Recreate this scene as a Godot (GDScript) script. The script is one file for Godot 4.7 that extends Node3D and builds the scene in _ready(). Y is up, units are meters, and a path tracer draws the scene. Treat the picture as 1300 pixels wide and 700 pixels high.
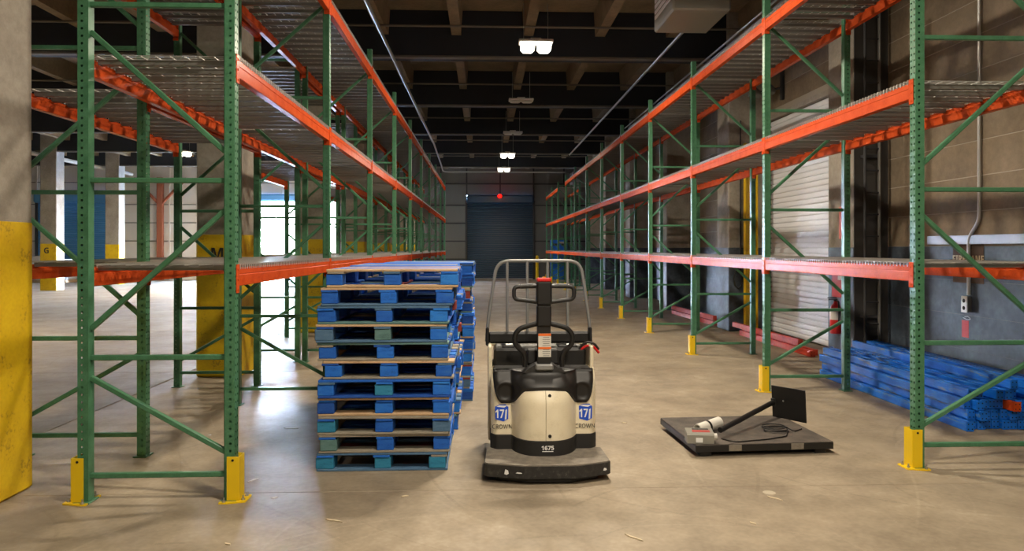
extends Node3D
# Warehouse aisle between pallet racks. x = right, y = up, the aisle runs along -z.
# In the builders below "d" is the distance down the aisle (world z = -d).

const EYE := 1.737
const FOCAL := 939.1            # pixels for a 1300 x 700 frame
const BAY := 3.124
const FD := 0.98                # post centre to post centre across a frame
const LEVELS := [1.601, 3.056, 4.507]
const POST_H := 4.79
const PITCH := 5.22             # column lines along the building
const COL0 := 5.2
const SLAB := 6.68
const END := 41.3
const RIGHT := 5.9
const LEFT := -30.0
const BACK := -9.0

var rng := RandomNumberGenerator.new()
var M := {}
var meshes := {}
var taken := {}
var xf := Transform3D.IDENTITY

# ------------------------------------------------------------------ helpers
func numbered(called: String) -> String:
	var n: int = taken.get(called, 0)
	taken[called] = n + 1
	return called if n == 0 else "%s_%03d" % [called, n]

func tag(o, label: String, category: String, group := "", kind := "") -> void:
	o.set_meta("label", label)
	o.set_meta("category", category)
	if group != "": o.set_meta("group", group)
	if kind != "": o.set_meta("kind", kind)

func thing(called: String, label: String, category: String, at := Vector3.ZERO, turn := 0.0, group := "", kind := "") -> Node3D:
	var o := Node3D.new()
	o.name = numbered(called)
	add_child(o)
	o.position = at
	o.rotation.y = turn
	tag(o, label, category, group, kind)
	return o

func part(called: String, mesh: Mesh, m: Material, parent: Node, at := Vector3.ZERO, basis := Basis.IDENTITY) -> MeshInstance3D:
	var o := MeshInstance3D.new()
	o.name = called
	o.mesh = mesh
	o.material_override = m
	parent.add_child(o, true)
	o.transform = Transform3D(basis, at)
	return o

func single(called: String, mesh: Mesh, m: Material, label: String, category: String, at := Vector3.ZERO, basis := Basis.IDENTITY, group := "", kind := "") -> MeshInstance3D:
	var o := part(numbered(called), mesh, m, self, at, basis)
	tag(o, label, category, group, kind)
	return o

func begin() -> SurfaceTool:
	var st := SurfaceTool.new()
	st.begin(Mesh.PRIMITIVE_TRIANGLES)
	st.set_smooth_group(-1)
	return st

func done(st: SurfaceTool) -> ArrayMesh:
	st.generate_normals()
	return st.commit()

func tri(st: SurfaceTool, a: Vector3, b: Vector3, c: Vector3, out: Vector3) -> void:
	# wound so that the face looks along "out"
	if (b - a).cross(c - a).dot(out) > 0.0:
		var t := b
		b = c
		c = t
	st.add_vertex(xf * a)
	st.add_vertex(xf * b)
	st.add_vertex(xf * c)

func quad(st: SurfaceTool, a: Vector3, b: Vector3, c: Vector3, d: Vector3, out: Vector3) -> void:
	tri(st, a, b, c, out)
	tri(st, a, c, d, out)

func box(st: SurfaceTool, c: Vector3, s: Vector3, ch := 0.0) -> void:
	var h := s * 0.5
	ch = min(ch, min(h.x, min(h.y, h.z)) * 0.8)
	for a in 3:
		var b := (a + 1) % 3
		var e := (a + 2) % 3
		for sg in [-1.0, 1.0]:
			var q := []
			for k in [[-1.0, -1.0], [1.0, -1.0], [1.0, 1.0], [-1.0, 1.0]]:
				var v := Vector3.ZERO
				v[a] = sg * h[a]
				v[b] = k[0] * (h[b] - ch)
				v[e] = k[1] * (h[e] - ch)
				q.append(c + v)
			var n := Vector3.ZERO
			n[a] = sg
			quad(st, q[0], q[1], q[2], q[3], n)
		if ch > 0.0:
			for sa in [-1.0, 1.0]:
				for sb in [-1.0, 1.0]:
					var q := []
					for k in [[0, -1.0], [0, 1.0], [1, 1.0], [1, -1.0]]:
						var v := Vector3.ZERO
						v[a] = sa * (h[a] - (ch if k[0] == 1 else 0.0))
						v[b] = sb * (h[b] - (ch if k[0] == 0 else 0.0))
						v[e] = k[1] * (h[e] - ch)
						q.append(c + v)
					var n := Vector3.ZERO
					n[a] = sa
					n[b] = sb
					quad(st, q[0], q[1], q[2], q[3], n)
	if ch > 0.0:
		for sx in [-1.0, 1.0]:
			for sy in [-1.0, 1.0]:
				for sz in [-1.0, 1.0]:
					var n := Vector3(sx, sy, sz)
					tri(st, c + n * (h - Vector3(0, ch, ch)), c + n * (h - Vector3(ch, 0, ch)), c + n * (h - Vector3(ch, ch, 0)), n)

func box_mesh(s: Vector3, ch := 0.0) -> ArrayMesh:
	var key := "box %s %s" % [s, ch]
	if not meshes.has(key):
		var st := begin()
		box(st, Vector3.ZERO, s, ch)
		meshes[key] = done(st)
	return meshes[key]

# prism: profile in (u, v) carried along axis w from w0 to w1; B columns = u, v, w directions
func prism(st: SurfaceTool, pts: Array, w0: float, w1: float, B := Basis.IDENTITY, o := Vector3.ZERO, smooth := false) -> void:
	var area := 0.0
	var n := pts.size()
	for i in n:
		area += pts[i].cross(pts[(i + 1) % n])
	var sgn := 1.0 if area > 0.0 else -1.0
	if smooth: st.set_smooth_group(1)
	for i in n:
		var p: Vector2 = pts[i]
		var q: Vector2 = pts[(i + 1) % n]
		var e := q - p
		var out := B * Vector3(e.y * sgn, -e.x * sgn, 0)
		quad(st, o + B * Vector3(p.x, p.y, w0), o + B * Vector3(q.x, q.y, w0), o + B * Vector3(q.x, q.y, w1), o + B * Vector3(p.x, p.y, w1), out)
	st.set_smooth_group(-1)
	var idx := Geometry2D.triangulate_polygon(PackedVector2Array(pts))
	for i in range(0, idx.size(), 3):
		for w in [[w0, -1.0], [w1, 1.0]]:
			var v := []
			for k in 3:
				var p: Vector2 = pts[idx[i + k]]
				v.append(o + B * Vector3(p.x, p.y, w[0]))
			tri(st, v[0], v[1], v[2], B * Vector3(0, 0, w[1]))

const ALONG_X := Basis(Vector3(0, 0, 1), Vector3(0, 1, 0), Vector3(1, 0, 0))   # u = z, v = y, w = x
const UPWARD := Basis(Vector3(1, 0, 0), Vector3(0, 0, 1), Vector3(0, 1, 0))    # u = x, v = z, w = y

func tube(st: SurfaceTool, path: Array, r: float, seg := 8, caps := true) -> void:
	var rings := []
	var up := Vector3(0.13, 0.97, 0.21).normalized()
	for i in path.size():
		var t: Vector3
		if i == 0: t = path[1] - path[0]
		elif i == path.size() - 1: t = path[i] - path[i - 1]
		else: t = (path[i] - path[i - 1]).normalized() + (path[i + 1] - path[i]).normalized()
		t = t.normalized()
		if i == 0 and abs(t.dot(up)) > 0.9: up = Vector3(0.95, 0.1, 0.25).normalized()
		var s := t.cross(up).normalized()
		up = s.cross(t).normalized()
		var stretch := 1.0
		if i > 0 and i < path.size() - 1:
			stretch = 1.0 / max(0.6, cos(0.5 * (path[i] - path[i - 1]).angle_to(path[i + 1] - path[i])))
		var ring := []
		for k in seg:
			var a := TAU * k / seg
			ring.append(path[i] + (s * cos(a) + up * sin(a)) * r * (1.0 + (stretch - 1.0) * 0.5))
		rings.append(ring)
	st.set_smooth_group(1)
	for i in path.size() - 1:
		for k in seg:
			var k2 := (k + 1) % seg
			var out: Vector3 = (rings[i][k] + rings[i][k2]) * 0.5 - path[i]
			quad(st, rings[i][k], rings[i][k2], rings[i + 1][k2], rings[i + 1][k], out)
	st.set_smooth_group(-1)
	if caps:
		for e in [[0, 1], [path.size() - 1, path.size() - 2]]:
			for k in range(1, seg - 1):
				tri(st, rings[e[0]][0], rings[e[0]][k], rings[e[0]][k + 1], path[e[0]] - path[e[1]])

func lathe(st: SurfaceTool, prof: Array, seg := 20) -> void:
	# prof: Vector2(radius, height) from bottom to top, about y
	for i in prof.size() - 1:
		var p: Vector2 = prof[i]
		var q: Vector2 = prof[i + 1]
		var nrm := Vector2(q.y - p.y, p.x - q.x)
		st.set_smooth_group(2 + i)
		for k in seg:
			var a := TAU * k / seg
			var b := TAU * (k + 1) / seg
			var m := (a + b) * 0.5
			var out := Vector3(cos(m) * nrm.x, nrm.y, sin(m) * nrm.x)
			var A := Vector3(p.x * cos(a), p.y, p.x * sin(a))
			var Bq := Vector3(p.x * cos(b), p.y, p.x * sin(b))
			var C := Vector3(q.x * cos(b), q.y, q.x * sin(b))
			var D := Vector3(q.x * cos(a), q.y, q.x * sin(a))
			if q.x > 1e-5: tri(st, A, C, D, out)
			if p.x > 1e-5: tri(st, A, Bq, C, out)
	st.set_smooth_group(-1)

func bend(pts: Array, r: float, n := 5) -> Array:
	# rounds the inner corners of a path
	var out := [pts[0]]
	for i in range(1, pts.size() - 1):
		var a: Vector3 = (pts[i - 1] - pts[i])
		var b: Vector3 = (pts[i + 1] - pts[i])
		var l: float = min(r, min(a.length(), b.length()) * 0.48)
		var p: Vector3 = pts[i] + a.normalized() * l
		var q: Vector3 = pts[i] + b.normalized() * l
		for k in n + 1:
			var t := float(k) / n
			out.append(p.lerp(pts[i], t).lerp(pts[i].lerp(q, t), t))
	out.append(pts[pts.size() - 1])
	return out

# ------------------------------------------------------------------ materials
func noise_image(size: int, freq: float, sd: int, octaves := 4, warp := 0.0) -> PackedByteArray:
	var n := FastNoiseLite.new()
	n.seed = sd
	n.noise_type = FastNoiseLite.TYPE_SIMPLEX_SMOOTH
	n.frequency = freq / size
	n.fractal_octaves = octaves
	if warp > 0.0:
		n.domain_warp_enabled = true
		n.domain_warp_amplitude = warp
		n.domain_warp_frequency = freq * 0.6 / size
	var im := n.get_seamless_image(size, size)
	im.convert(Image.FORMAT_L8)
	return im.get_data()

func ramp(stops: Array, v: float) -> Color:
	for i in range(1, stops.size()):
		if v <= stops[i][0]:
			var t: float = (v - stops[i - 1][0]) / max(1e-4, stops[i][0] - stops[i - 1][0])
			return stops[i - 1][1].lerp(stops[i][1], clamp(t, 0.0, 1.0))
	return stops[stops.size() - 1][1]

# layers: [freq, seed, octaves, weight, warp]; stops: [[0..1, Color]]
func tex(size: int, layers: Array, stops: Array) -> ImageTexture:
	var sum := PackedFloat32Array()
	sum.resize(size * size)
	var total := 0.0
	for l in layers:
		var b := noise_image(size, l[0], l[1], l[2], l[4] if l.size() > 4 else 0.0)
		var w: float = l[3] / 255.0
		total += l[3]
		for i in size * size:
			sum[i] += b[i] * w
	var lut := []
	for i in 256:
		lut.append(ramp(stops, i / 255.0))
	var data := PackedByteArray()
	data.resize(size * size * 3)
	var k := 255.0 / total
	for i in size * size:
		var c: Color = lut[clampi(int(sum[i] * k), 0, 255)]
		data[i * 3] = c.r8
		data[i * 3 + 1] = c.g8
		data[i * 3 + 2] = c.b8
	var im := Image.create_from_data(size, size, false, Image.FORMAT_RGB8, data)
	im.generate_mipmaps()
	return ImageTexture.create_from_image(im)

# faint curved tyre and drag marks worn into the floor
func scuffs(t: ImageTexture, n: int) -> ImageTexture:
	var im := t.get_image()
	im.clear_mipmaps()
	var size := im.get_width()
	var g := RandomNumberGenerator.new()
	g.seed = 99
	for i in n:
		var p := Vector2(g.randf() * size, g.randf() * size)
		var a := g.randf() * TAU
		var turn := g.randf_range(-0.006, 0.006)
		var l := int(g.randf_range(40, 330))
		var w := g.randi_range(1, 4)
		var light := g.randf() < 0.72
		var al := g.randf_range(0.05, 0.17)
		var col := c8(196, 184, 162) if light else c8(84, 74, 60)
		for k in l:
			a += turn
			p += Vector2(cos(a), sin(a))
			if g.randf() < 0.12: continue
			var f: float = al * min(1.0, 4.0 * k / l) * min(1.0, 4.0 * (l - k) / l)
			for q in w:
				var x := posmod(int(p.x - sin(a) * q), size)
				var y := posmod(int(p.y + cos(a) * q), size)
				im.set_pixel(x, y, im.get_pixel(x, y).lerp(col, f))
	for i in 500:
		var x := g.randi() % size
		var y := g.randi() % size
		im.set_pixel(x, y, im.get_pixel(x, y).lerp(c8(210, 200, 180), 0.4))
	im.generate_mipmaps()
	return ImageTexture.create_from_image(im)

func c8(r: int, g: int, b: int) -> Color:
	return Color8(r, g, b)

func plain(col: Color, rough := 0.5, metal := 0.0) -> StandardMaterial3D:
	var m := StandardMaterial3D.new()
	m.albedo_color = col
	m.roughness = rough
	m.metallic = metal
	return m

func textured(t: Texture2D, scale: float, rough := 0.6, metal := 0.0, tint := Color.WHITE) -> StandardMaterial3D:
	var m := plain(tint, rough, metal)
	m.albedo_texture = t
	m.uv1_triplanar = true
	m.uv1_world_triplanar = true
	m.uv1_scale = Vector3.ONE * scale
	return m

func make_materials() -> void:
	# concrete floor: worn, slightly polished, warm grey
	var ft := tex(1024, [[5.0, 11, 5, 1.0, 60.0], [22.0, 12, 4, 0.7, 20.0], [120.0, 13, 3, 0.5]], [[0.0, c8(112, 101, 84)], [0.36, c8(136, 123, 104)], [0.5, c8(145, 132, 112)], [0.62, c8(152, 138, 117)], [1.0, c8(180, 167, 146)]])
	ft = scuffs(ft, 260)
	var fl := textured(ft, 1.0 / 6.3, 1.0)
	var fr := tex(512, [[4.0, 21, 5, 1.0, 40.0], [30.0, 22, 3, 0.6]], [[0.0, c8(108, 108, 108)], [0.4, c8(138, 138, 138)], [0.6, c8(156, 156, 156)], [1.0, c8(196, 196, 196)]])
	fl.roughness_texture = fr
	fl.roughness_texture_channel = BaseMaterial3D.TEXTURE_CHANNEL_GREEN
	fl.metallic_specular = 0.4
	M.floor = fl
	M.joint = plain(c8(38, 34, 30), 0.9)
	var ct := tex(512, [[4.0, 31, 5, 1.0, 30.0], [26.0, 32, 4, 0.7], [110.0, 33, 2, 0.4]], [[0.0, c8(122, 115, 104)], [0.4, c8(146, 138, 126)], [0.6, c8(156, 148, 135)], [1.0, c8(176, 168, 155)]])
	M.concrete = textured(ct, 1.0 / 2.2, 0.85)
	M.block = textured(ct, 1.0 / 3.1, 0.9, 0.0, c8(214, 200, 180))
	M.block2 = textured(ct, 1.0 / 2.6, 0.9, 0.0, c8(208, 194, 175))
	M.soffit = textured(ct, 1.0 / 3.0, 0.9, 0.0, c8(222, 208, 188))
	M.mortar = plain(c8(160, 150, 134), 0.9)
	var bt := tex(512, [[5.0, 41, 5, 1.0, 40.0], [30.0, 42, 4, 0.5]], [[0.0, c8(36, 40, 46)], [0.35, c8(57, 65, 74)], [0.6, c8(70, 80, 91)], [1.0, c8(96, 106, 116)]])
	M.bluegrey = textured(bt, 1.0 / 2.7, 0.5)
	M.girder = plain(c8(32, 36, 45), 0.75)
	M.flange = plain(c8(104, 97, 88), 0.7)
	var yt := tex(512, [[6.0, 51, 5, 1.0, 30.0], [40.0, 52, 4, 0.8]], [[0.0, c8(120, 100, 40)], [0.22, c8(176, 142, 26)], [0.34, c8(208, 170, 18)], [0.7, c8(218, 182, 18)], [1.0, c8(216, 190, 70)]])
	M.yellow = textured(yt, 1.0 / 1.5, 0.5)
	M.guard = plain(c8(236, 198, 18), 0.45)
	var gt := tex(256, [[8.0, 61, 4, 1.0], [50.0, 62, 3, 0.6]], [[0.0, c8(60, 104, 75)], [0.4, c8(70, 118, 86)], [1.0, c8(88, 138, 104)]])
	M.green = textured(gt, 1.0 / 0.9, 0.36)
	M.green.metallic_specular = 0.4
	var ot := tex(256, [[6.0, 71, 4, 1.0], [60.0, 72, 3, 0.6]], [[0.0, c8(172, 64, 28)], [0.4, c8(196, 76, 33)], [1.0, c8(210, 90, 44)]])
	M.orange = textured(ot, 1.0 / 1.3, 0.26)
	M.orange.metallic_specular = 0.15
	var rt := tex(256, [[6.0, 73, 4, 1.0], [60.0, 74, 3, 0.6]], [[0.0, c8(150, 44, 30)], [0.4, c8(190, 62, 40)], [1.0, c8(206, 84, 58)]])
	M.redbeam = textured(rt, 1.0 / 1.3, 0.5)
	M.redbeam.metallic_specular = 0.3
	M.wire = plain(c8(186, 183, 177), 0.42, 0.5)
	M.galv = plain(c8(126, 123, 117), 0.5, 0.4)
	M.steel = plain(c8(176, 176, 174), 0.35, 0.8)
	M.conduit = plain(c8(190, 188, 184), 0.35, 0.7)
	M.black = plain(c8(24, 23, 22), 0.45)
	M.rubber = plain(c8(34, 33, 32), 0.6)
	M.dark = plain(c8(14, 14, 14), 0.8)
	M.white = plain(c8(232, 232, 230), 0.45)
	M.ink = plain(c8(52, 48, 44), 0.6)
	M.red = plain(c8(196, 32, 30), 0.4)
	# painted wood of the pallets
	M.wood = []
	for w in [[14, 86, 182], [18, 100, 200], [12, 70, 156], [26, 114, 206], [36, 124, 162], [84, 120, 118], [190, 158, 120], [140, 132, 116], [70, 104, 136], [146, 52, 44]]:
		var base := c8(w[0], w[1], w[2])
		var sd: int = 80 + w[0]
		var t := tex(256, [[5.0, sd, 4, 1.0], [44.0, sd + 1, 3, 0.8]], [[0.0, base.darkened(0.35)], [0.4, base], [0.68, base.lightened(0.06)], [1.0, base.lerp(c8(178, 160, 132), 0.55)]])
		var m := textured(t, 1.0 / 0.55, 0.75)
		m.uv1_scale = Vector3(1.2, 5.0, 1.6)
		M.wood.append(m)
	var bb := tex(512, [[7.0, 91, 5, 1.0, 30.0], [60.0, 92, 3, 0.5]], [[0.0, c8(14, 84, 180)], [0.44, c8(22, 108, 212)], [0.56, c8(36, 120, 218)], [0.72, c8(108, 124, 148)], [1.0, c8(156, 152, 146)]])
	M.bluebeam = textured(bb, 1.0 / 1.1, 0.26)
	M.bluebeam.uv1_scale = Vector3(1.6, 1.6, 0.16)
	M.blueplate = plain(c8(18, 112, 220), 0.4)
	M.doorblue = plain(c8(84, 148, 200), 0.42)
	M.doordeep = plain(c8(24, 54, 78), 0.34)
	M.doorwhite = plain(c8(230, 232, 236), 0.5)
	M.doorwhite.metallic_specular = 0.3
	M.panelgrey = plain(c8(96, 94, 90), 0.7)
	M.panelwhite = plain(c8(226, 220, 212), 0.6)
	M.girt = plain(c8(44, 44, 46), 0.7)
	M.cream = textured(tex(256, [[5.0, 101, 4, 1.0], [50.0, 102, 3, 0.5]], [[0.0, c8(208, 195, 164)], [0.4, c8(228, 216, 187)], [1.0, c8(236, 226, 200)]]), 1.0 / 0.8, 0.38)
	M.dusty = textured(tex(256, [[5.0, 103, 4, 1.0], [60.0, 104, 3, 0.8]], [[0.0, c8(88, 82, 74)], [0.5, c8(124, 116, 104)], [1.0, c8(150, 142, 128)]]), 1.0 / 0.5, 0.85)
	M.scuffed = textured(tex(256, [[9.0, 105, 5, 1.0, 20.0], [70.0, 106, 3, 0.6]], [[0.0, c8(26, 25, 24)], [0.6, c8(44, 43, 42)], [0.75, c8(66, 64, 60)], [1.0, c8(150, 146, 138)]]), 1.0 / 0.5, 0.55)
	M.pad = plain(c8(26, 24, 22), 0.5)
	M.tubegrey = plain(c8(132, 132, 130), 0.45, 0.2)
	M.stickerblue = plain(c8(22, 78, 200), 0.4)
	M.scaletop = textured(tex(256, [[6.0, 111, 5, 1.0, 20.0], [50.0, 112, 3, 0.6]], [[0.0, c8(46, 40, 35)], [0.5, c8(76, 68, 60)], [1.0, c8(104, 94, 82)]]), 1.0 / 0.9, 0.65)
	M.heater = plain(c8(140, 138, 128), 0.4, 0.15)
	M.stickerorange = plain(c8(222, 142, 40), 0.5)
	M.paper = plain(c8(206, 202, 192), 0.7)
	M.rust = plain(c8(150, 84, 56), 0.7)
	M.brownpatch = textured(ct, 1.0 / 1.4, 0.85, 0.0, c8(132, 108, 88))
	M.lettering = plain(c8(168, 150, 118), 0.8)

func glow_mat(col: Color, e: float) -> StandardMaterial3D:
	var m := plain(col, 0.5)
	m.emission_enabled = true
	m.emission = col
	m.emission_energy_multiplier = e
	return m

# ------------------------------------------------------------------ setting
func column_centre(k: int) -> float:
	return COL0 + PITCH * k

func build_setting() -> void:
	# floor: saw-cut slabs on a dark base
	var fl := thing("floor", "worn tan concrete floor with saw cut joints", "floor", Vector3.ZERO, 0, "", "structure")
	var xs := [LEFT, -21.6, -12.9, -4.13, 6.3]
	var ds := [BACK]
	var dd := 0.1
	while dd < END:
		ds.append(dd)
		dd += PITCH
	ds.append(END + 0.4)
	for i in xs.size() - 1:
		for j in ds.size() - 1:
			var gx := 0.014 if i < 3 else 0.0
			var a := Vector3(xs[i], 0, -ds[j] - 0.003)
			var b := Vector3(xs[i + 1] - gx, 0, -ds[j + 1] + 0.003)
			part("slab", box_mesh(Vector3(b.x - a.x, 0.12, a.z - b.z), 0.004), M.floor, fl, Vector3((a.x + b.x) / 2, -0.06, (a.z + b.z) / 2))
	part("base", box_mesh(Vector3(36.6, 0.2, 51)), M.joint, fl, Vector3(-11.9, -0.18, -16.3))
	single("yard", box_mesh(Vector3(90, 0.2, 60)), plain(c8(190, 188, 184), 0.9), "pale paved yard outside the open dock door", "ground", Vector3(-10, -0.12, -END - 30.45), Basis.IDENTITY, "", "structure")

	# ceiling slab with ribs along the aisle and dark girders across
	var ce := thing("ceiling", "bare concrete ceiling with narrow ribs along the aisle", "ceiling", Vector3.ZERO, 0, "", "structure")
	part("slab", box_mesh(Vector3(36.6, 0.25, 51)), M.soffit, ce, Vector3(-11.9, SLAB + 0.125, -16.3))
	var st := begin()
	prism(st, [Vector2(-0.13, 0.0), Vector2(-0.1, -0.51), Vector2(0.1, -0.51), Vector2(0.13, 0.0)], -END, -BACK)
	var rib := done(st)
	for i in 24:
		var x := -0.56 - 1.5 * 19 + 1.5 * i
		if x > LEFT + 0.3 and x < RIGHT: part("rib", rib, M.soffit, ce, Vector3(x, SLAB, 0))
	for k in range(-2, 8):
		var dz := column_centre(k)
		if dz > END - 0.3 or dz < BACK: continue
		var g := thing("girder", "dark painted deep ceiling girder with a pale bottom flange", "girder", Vector3(0, 0, -dz), 0, "girders across the ceiling", "structure")
		part("web", box_mesh(Vector3(36.0, SLAB - 5.74, 0.46)), M.girder, g, Vector3(-12.0, (SLAB + 5.74) / 2, 0))
		part("flange", box_mesh(Vector3(36.0, 0.045, 0.16), 0.006), M.flange, g, Vector3(-12.0, 5.72, 0.17))

	# columns on the left lines
	var ci := 0
	for line in [[-3.565, 0.59, 0.62, 0], [-17.8, 0.65, 0.6, 1]]:
		for k in range(-1, 7):
			if line[3] == 1 and k < 3: continue
			var dz := column_centre(k)
			var lab := "square concrete column with a yellow painted base standing in the rack line"
			if line[3] == 1: lab = "square concrete column with a yellow painted base out in the open floor"
			if line[3] == 0 and k == 0: lab = "large bare concrete column with scuffed yellow base beside the rack end frame"
			if line[3] == 0 and k == 1: lab = "concrete column with yellow base lettered M"
			if line[3] == 1 and k == 5: lab = "concrete column with yellow base lettered G near the blue door"
			var c := thing("concrete_column", lab, "column", Vector3(line[0], 0, -dz), 0, "concrete columns with yellow bases", "structure")
			part("shaft", box_mesh(Vector3(line[1], SLAB, line[2]), 0.02), M.concrete, c, Vector3(0, SLAB / 2, 0))
			part("painted_base", box_mesh(Vector3(line[1] + 0.008, 1.94, line[2] + 0.008), 0.022), M.yellow, c, Vector3(0, 0.97, 0))
			if line[3] == 0 and k == 1: letters(c, "M", 0.16, Vector3(-0.01, 1.66, line[2] / 2 + 0.006), M.ink)
			if line[3] == 1 and k == 5: letters(c, "G", 0.24, Vector3(-0.06, 1.64, line[2] / 2 + 0.006), M.ink)
			ci += 1

	# right wall, near part: long block courses, blue grey below
	var wr := thing("wall_right", "concrete block wall painted blue grey along its lower part", "wall", Vector3.ZERO, 0, "", "structure")
	var y := 0.0
	var row := 0
	while y < SLAB - 0.02:
		var hgt := 0.16 if row == 0 else 0.4
		hgt = min(hgt, SLAB - y)
		var painted := y < 1.7
		var m: Material = M.bluegrey if painted else (M.block if row % 2 else M.block2)
		var gap := 0.001 if painted else 0.009
		var d0 := BACK
		var d1 := column_centre(1) - 0.38
		part("course", box_mesh(Vector3(0.3, hgt - gap, d1 - d0), 0.001 if painted else 0.002), m, wr, Vector3(5.6 + 0.15 - 0.001 * (row % 3), y + hgt / 2, -(d0 + d1) / 2))
		# recessed bays between the pilasters further on
		for k in range(1, 7):
			var a := column_centre(k) + 0.38
			var b: float = min(column_centre(k + 1) - 0.38, END)
			if k == 1 and y < 4.35: continue
			part("course", box_mesh(Vector3(0.3, hgt - gap, b - a), 0.001 if painted else 0.002), m, wr, Vector3(RIGHT + 0.15 - 0.001 * (row % 3), y + hgt / 2, -(a + b) / 2))
		y += hgt
		row += 1
	var dd0 := column_centre(1) - 0.4
	var dd1 := column_centre(2) - 0.1
	part("core", box_mesh(Vector3(0.25, SLAB, END + 0.2 - dd1)), M.mortar, wr, Vector3(RIGHT + 0.1257, SLAB / 2, -(END + 0.2 + dd1) / 2))
	part("core", box_mesh(Vector3(0.25, SLAB - 4.4, dd1 - dd0)), M.mortar, wr, Vector3(RIGHT + 0.1257, (SLAB + 4.4) / 2, -(dd1 + dd0) / 2))
	part("core", box_mesh(Vector3(0.25, SLAB, END - BACK + 0.6)), M.mortar, wr, Vector3(RIGHT + 0.42, SLAB / 2, -(END + BACK) / 2))
	part("core", box_mesh(Vector3(0.2, SLAB, column_centre(1) - 0.4 - BACK)), M.mortar, wr, Vector3(5.7007, SLAB / 2, -(column_centre(1) - 0.4 + BACK) / 2))
	for k in range(1, 7):
		var c := thing("pilaster", "concrete pilaster projecting from the block wall with a blue grey foot" if k > 1 else "concrete pilaster carrying the wall ladder and the fire extinguisher", "pilaster", Vector3(5.53, 0, -column_centre(k)), 0, "pilasters along the block wall", "structure")
		part("shaft", box_mesh(Vector3(0.82, SLAB, 0.76), 0.015), M.concrete, c, Vector3(0, SLAB / 2, 0))
		part("painted_foot", box_mesh(Vector3(0.826, 1.76, 0.766), 0.015), M.bluegrey, c, Vector3(0, 0.88, 0))

	# other walls that close the room
	single("wall_left", box_mesh(Vector3(0.3, SLAB, END - BACK + 0.6)), M.panelwhite, "plain pale wall closing the open hall", "wall", Vector3(LEFT - 0.15, SLAB / 2, -(END + BACK) / 2), Basis.IDENTITY, "", "structure")
	single("wall_back", box_mesh(Vector3(36.6, SLAB, 0.3)), M.panelgrey, "plain grey wall behind the aisle mouth", "wall", Vector3(-11.9, SLAB / 2, -BACK + 0.15), Basis.IDENTITY, "", "structure")

	# end wall with three dock doors
	var we := thing("wall_end", "sheet panel end wall with dark girts and dock doors", "wall", Vector3(0, 0, -END), 0, "", "structure")
	var doors := [[-24.3, -20.2], [-12.7, -8.05], [-0.93, 2.8]]
	var top := 4.7
	var cuts := [LEFT, doors[0][0], doors[0][1], doors[1][0], doors[1][1], doors[2][0], doors[2][1], RIGHT + 0.3]
	for i in cuts.size() - 1:
		var a: float = cuts[i]
		var b: float = cuts[i + 1]
		var is_door := i % 2 == 1
		var m: Material = M.panelwhite if b < -8.0 else M.panelgrey
		var n := int(max(1.0, round((b - a) / 1.5)))
		for j in n:
			var u := a + (b - a) * j / n
			var v := a + (b - a) * (j + 1) / n
			var hs := [[top, 5.35], [5.35, SLAB]] if is_door else [[0.0, 1.15], [1.15, 2.15], [2.15, 3.15], [3.15, 4.15], [4.15, 5.35], [5.35, SLAB]]
			for h in hs:
				part("panel", box_mesh(Vector3(v - u - 0.012, h[1] - h[0] - 0.012, 0.12), 0.006), m, we, Vector3((u + v) / 2, (h[0] + h[1]) / 2, -0.06))
				part("girt", box_mesh(Vector3(v - u, 0.07 if m == M.panelgrey else 0.03, 0.06)), M.girt if m == M.panelgrey else M.panelgrey, we, Vector3((u + v) / 2, h[1] - 0.02, 0.03))
			part("stud", box_mesh(Vector3(0.08, SLAB - (top if is_door else 0.0), 0.07)), M.girt if m == M.panelgrey else M.panelwhite, we, Vector3(u, (SLAB + (top if is_door else 0.0)) / 2, 0.035))
		part("backing", box_mesh(Vector3(b - a, SLAB - (top if is_door else 0.0), 0.1)), M.panelgrey, we, Vector3((a + b) / 2, (SLAB + (top if is_door else 0.0)) / 2, -0.18))
	# closed doors: horizontal slat curtains with a hood
	for i in [0, 2]:
		var a: float = doors[i][0]
		var b: float = doors[i][1]
		var lab := "closed blue rolling dock door at the end of the aisle" if i == 2 else "closed light blue rolling dock door at the far end of the hall"
		var d := thing("door_%d" % (i + 1), lab, "door", Vector3((a + b) / 2, 0, -END - 0.05), 0, "", "structure")
		var s2 := begin()
		var yy := 0.04
		while yy < top - 0.4:
			prism(s2, [Vector2(-0.02, yy), Vector2(0.012, yy + 0.012), Vector2(0.02, yy + 0.06), Vector2(0.012, yy + 0.108), Vector2(-0.02, yy + 0.12)], -(b - a) / 2, (b - a) / 2, ALONG_X)
			yy += 0.12
		part("curtain", done(s2), M.doordeep if i == 2 else M.doorblue, d)
		part("hood", box_mesh(Vector3(b - a, 0.5, 0.42), 0.08), M.doordeep if i == 2 else M.doorblue, d, Vector3(0, top - 0.25, 0.24))
		part("bottom_bar", box_mesh(Vector3(b - a, 0.06, 0.07), 0.01), M.steel, d, Vector3(0, 0.03, 0.01))
		for s in [-1.0, 1.0]:
			part("guide", box_mesh(Vector3(0.12, top - 0.3, 0.12), 0.01), M.girt, d, Vector3(s * ((b - a) / 2 + 0.02), (top - 0.3) / 2, 0.05))
	var od := thing("door_2", "open dock door with bright daylight and its blue curtain rolled up", "door", Vector3((doors[1][0] + doors[1][1]) / 2, 0, -END), 0, "", "structure")
	part("hood", box_mesh(Vector3(doors[1][1] - doors[1][0], 0.4, 0.42), 0.08), M.doorblue, od, Vector3(0, top - 0.2, 0.2))
	for s in [-1.0, 1.0]:
		part("guide", box_mesh(Vector3(0.12, top - 0.3, 0.12), 0.01), M.girt, od, Vector3(s * 2.37, (top - 0.3) / 2, 0.05))
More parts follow.
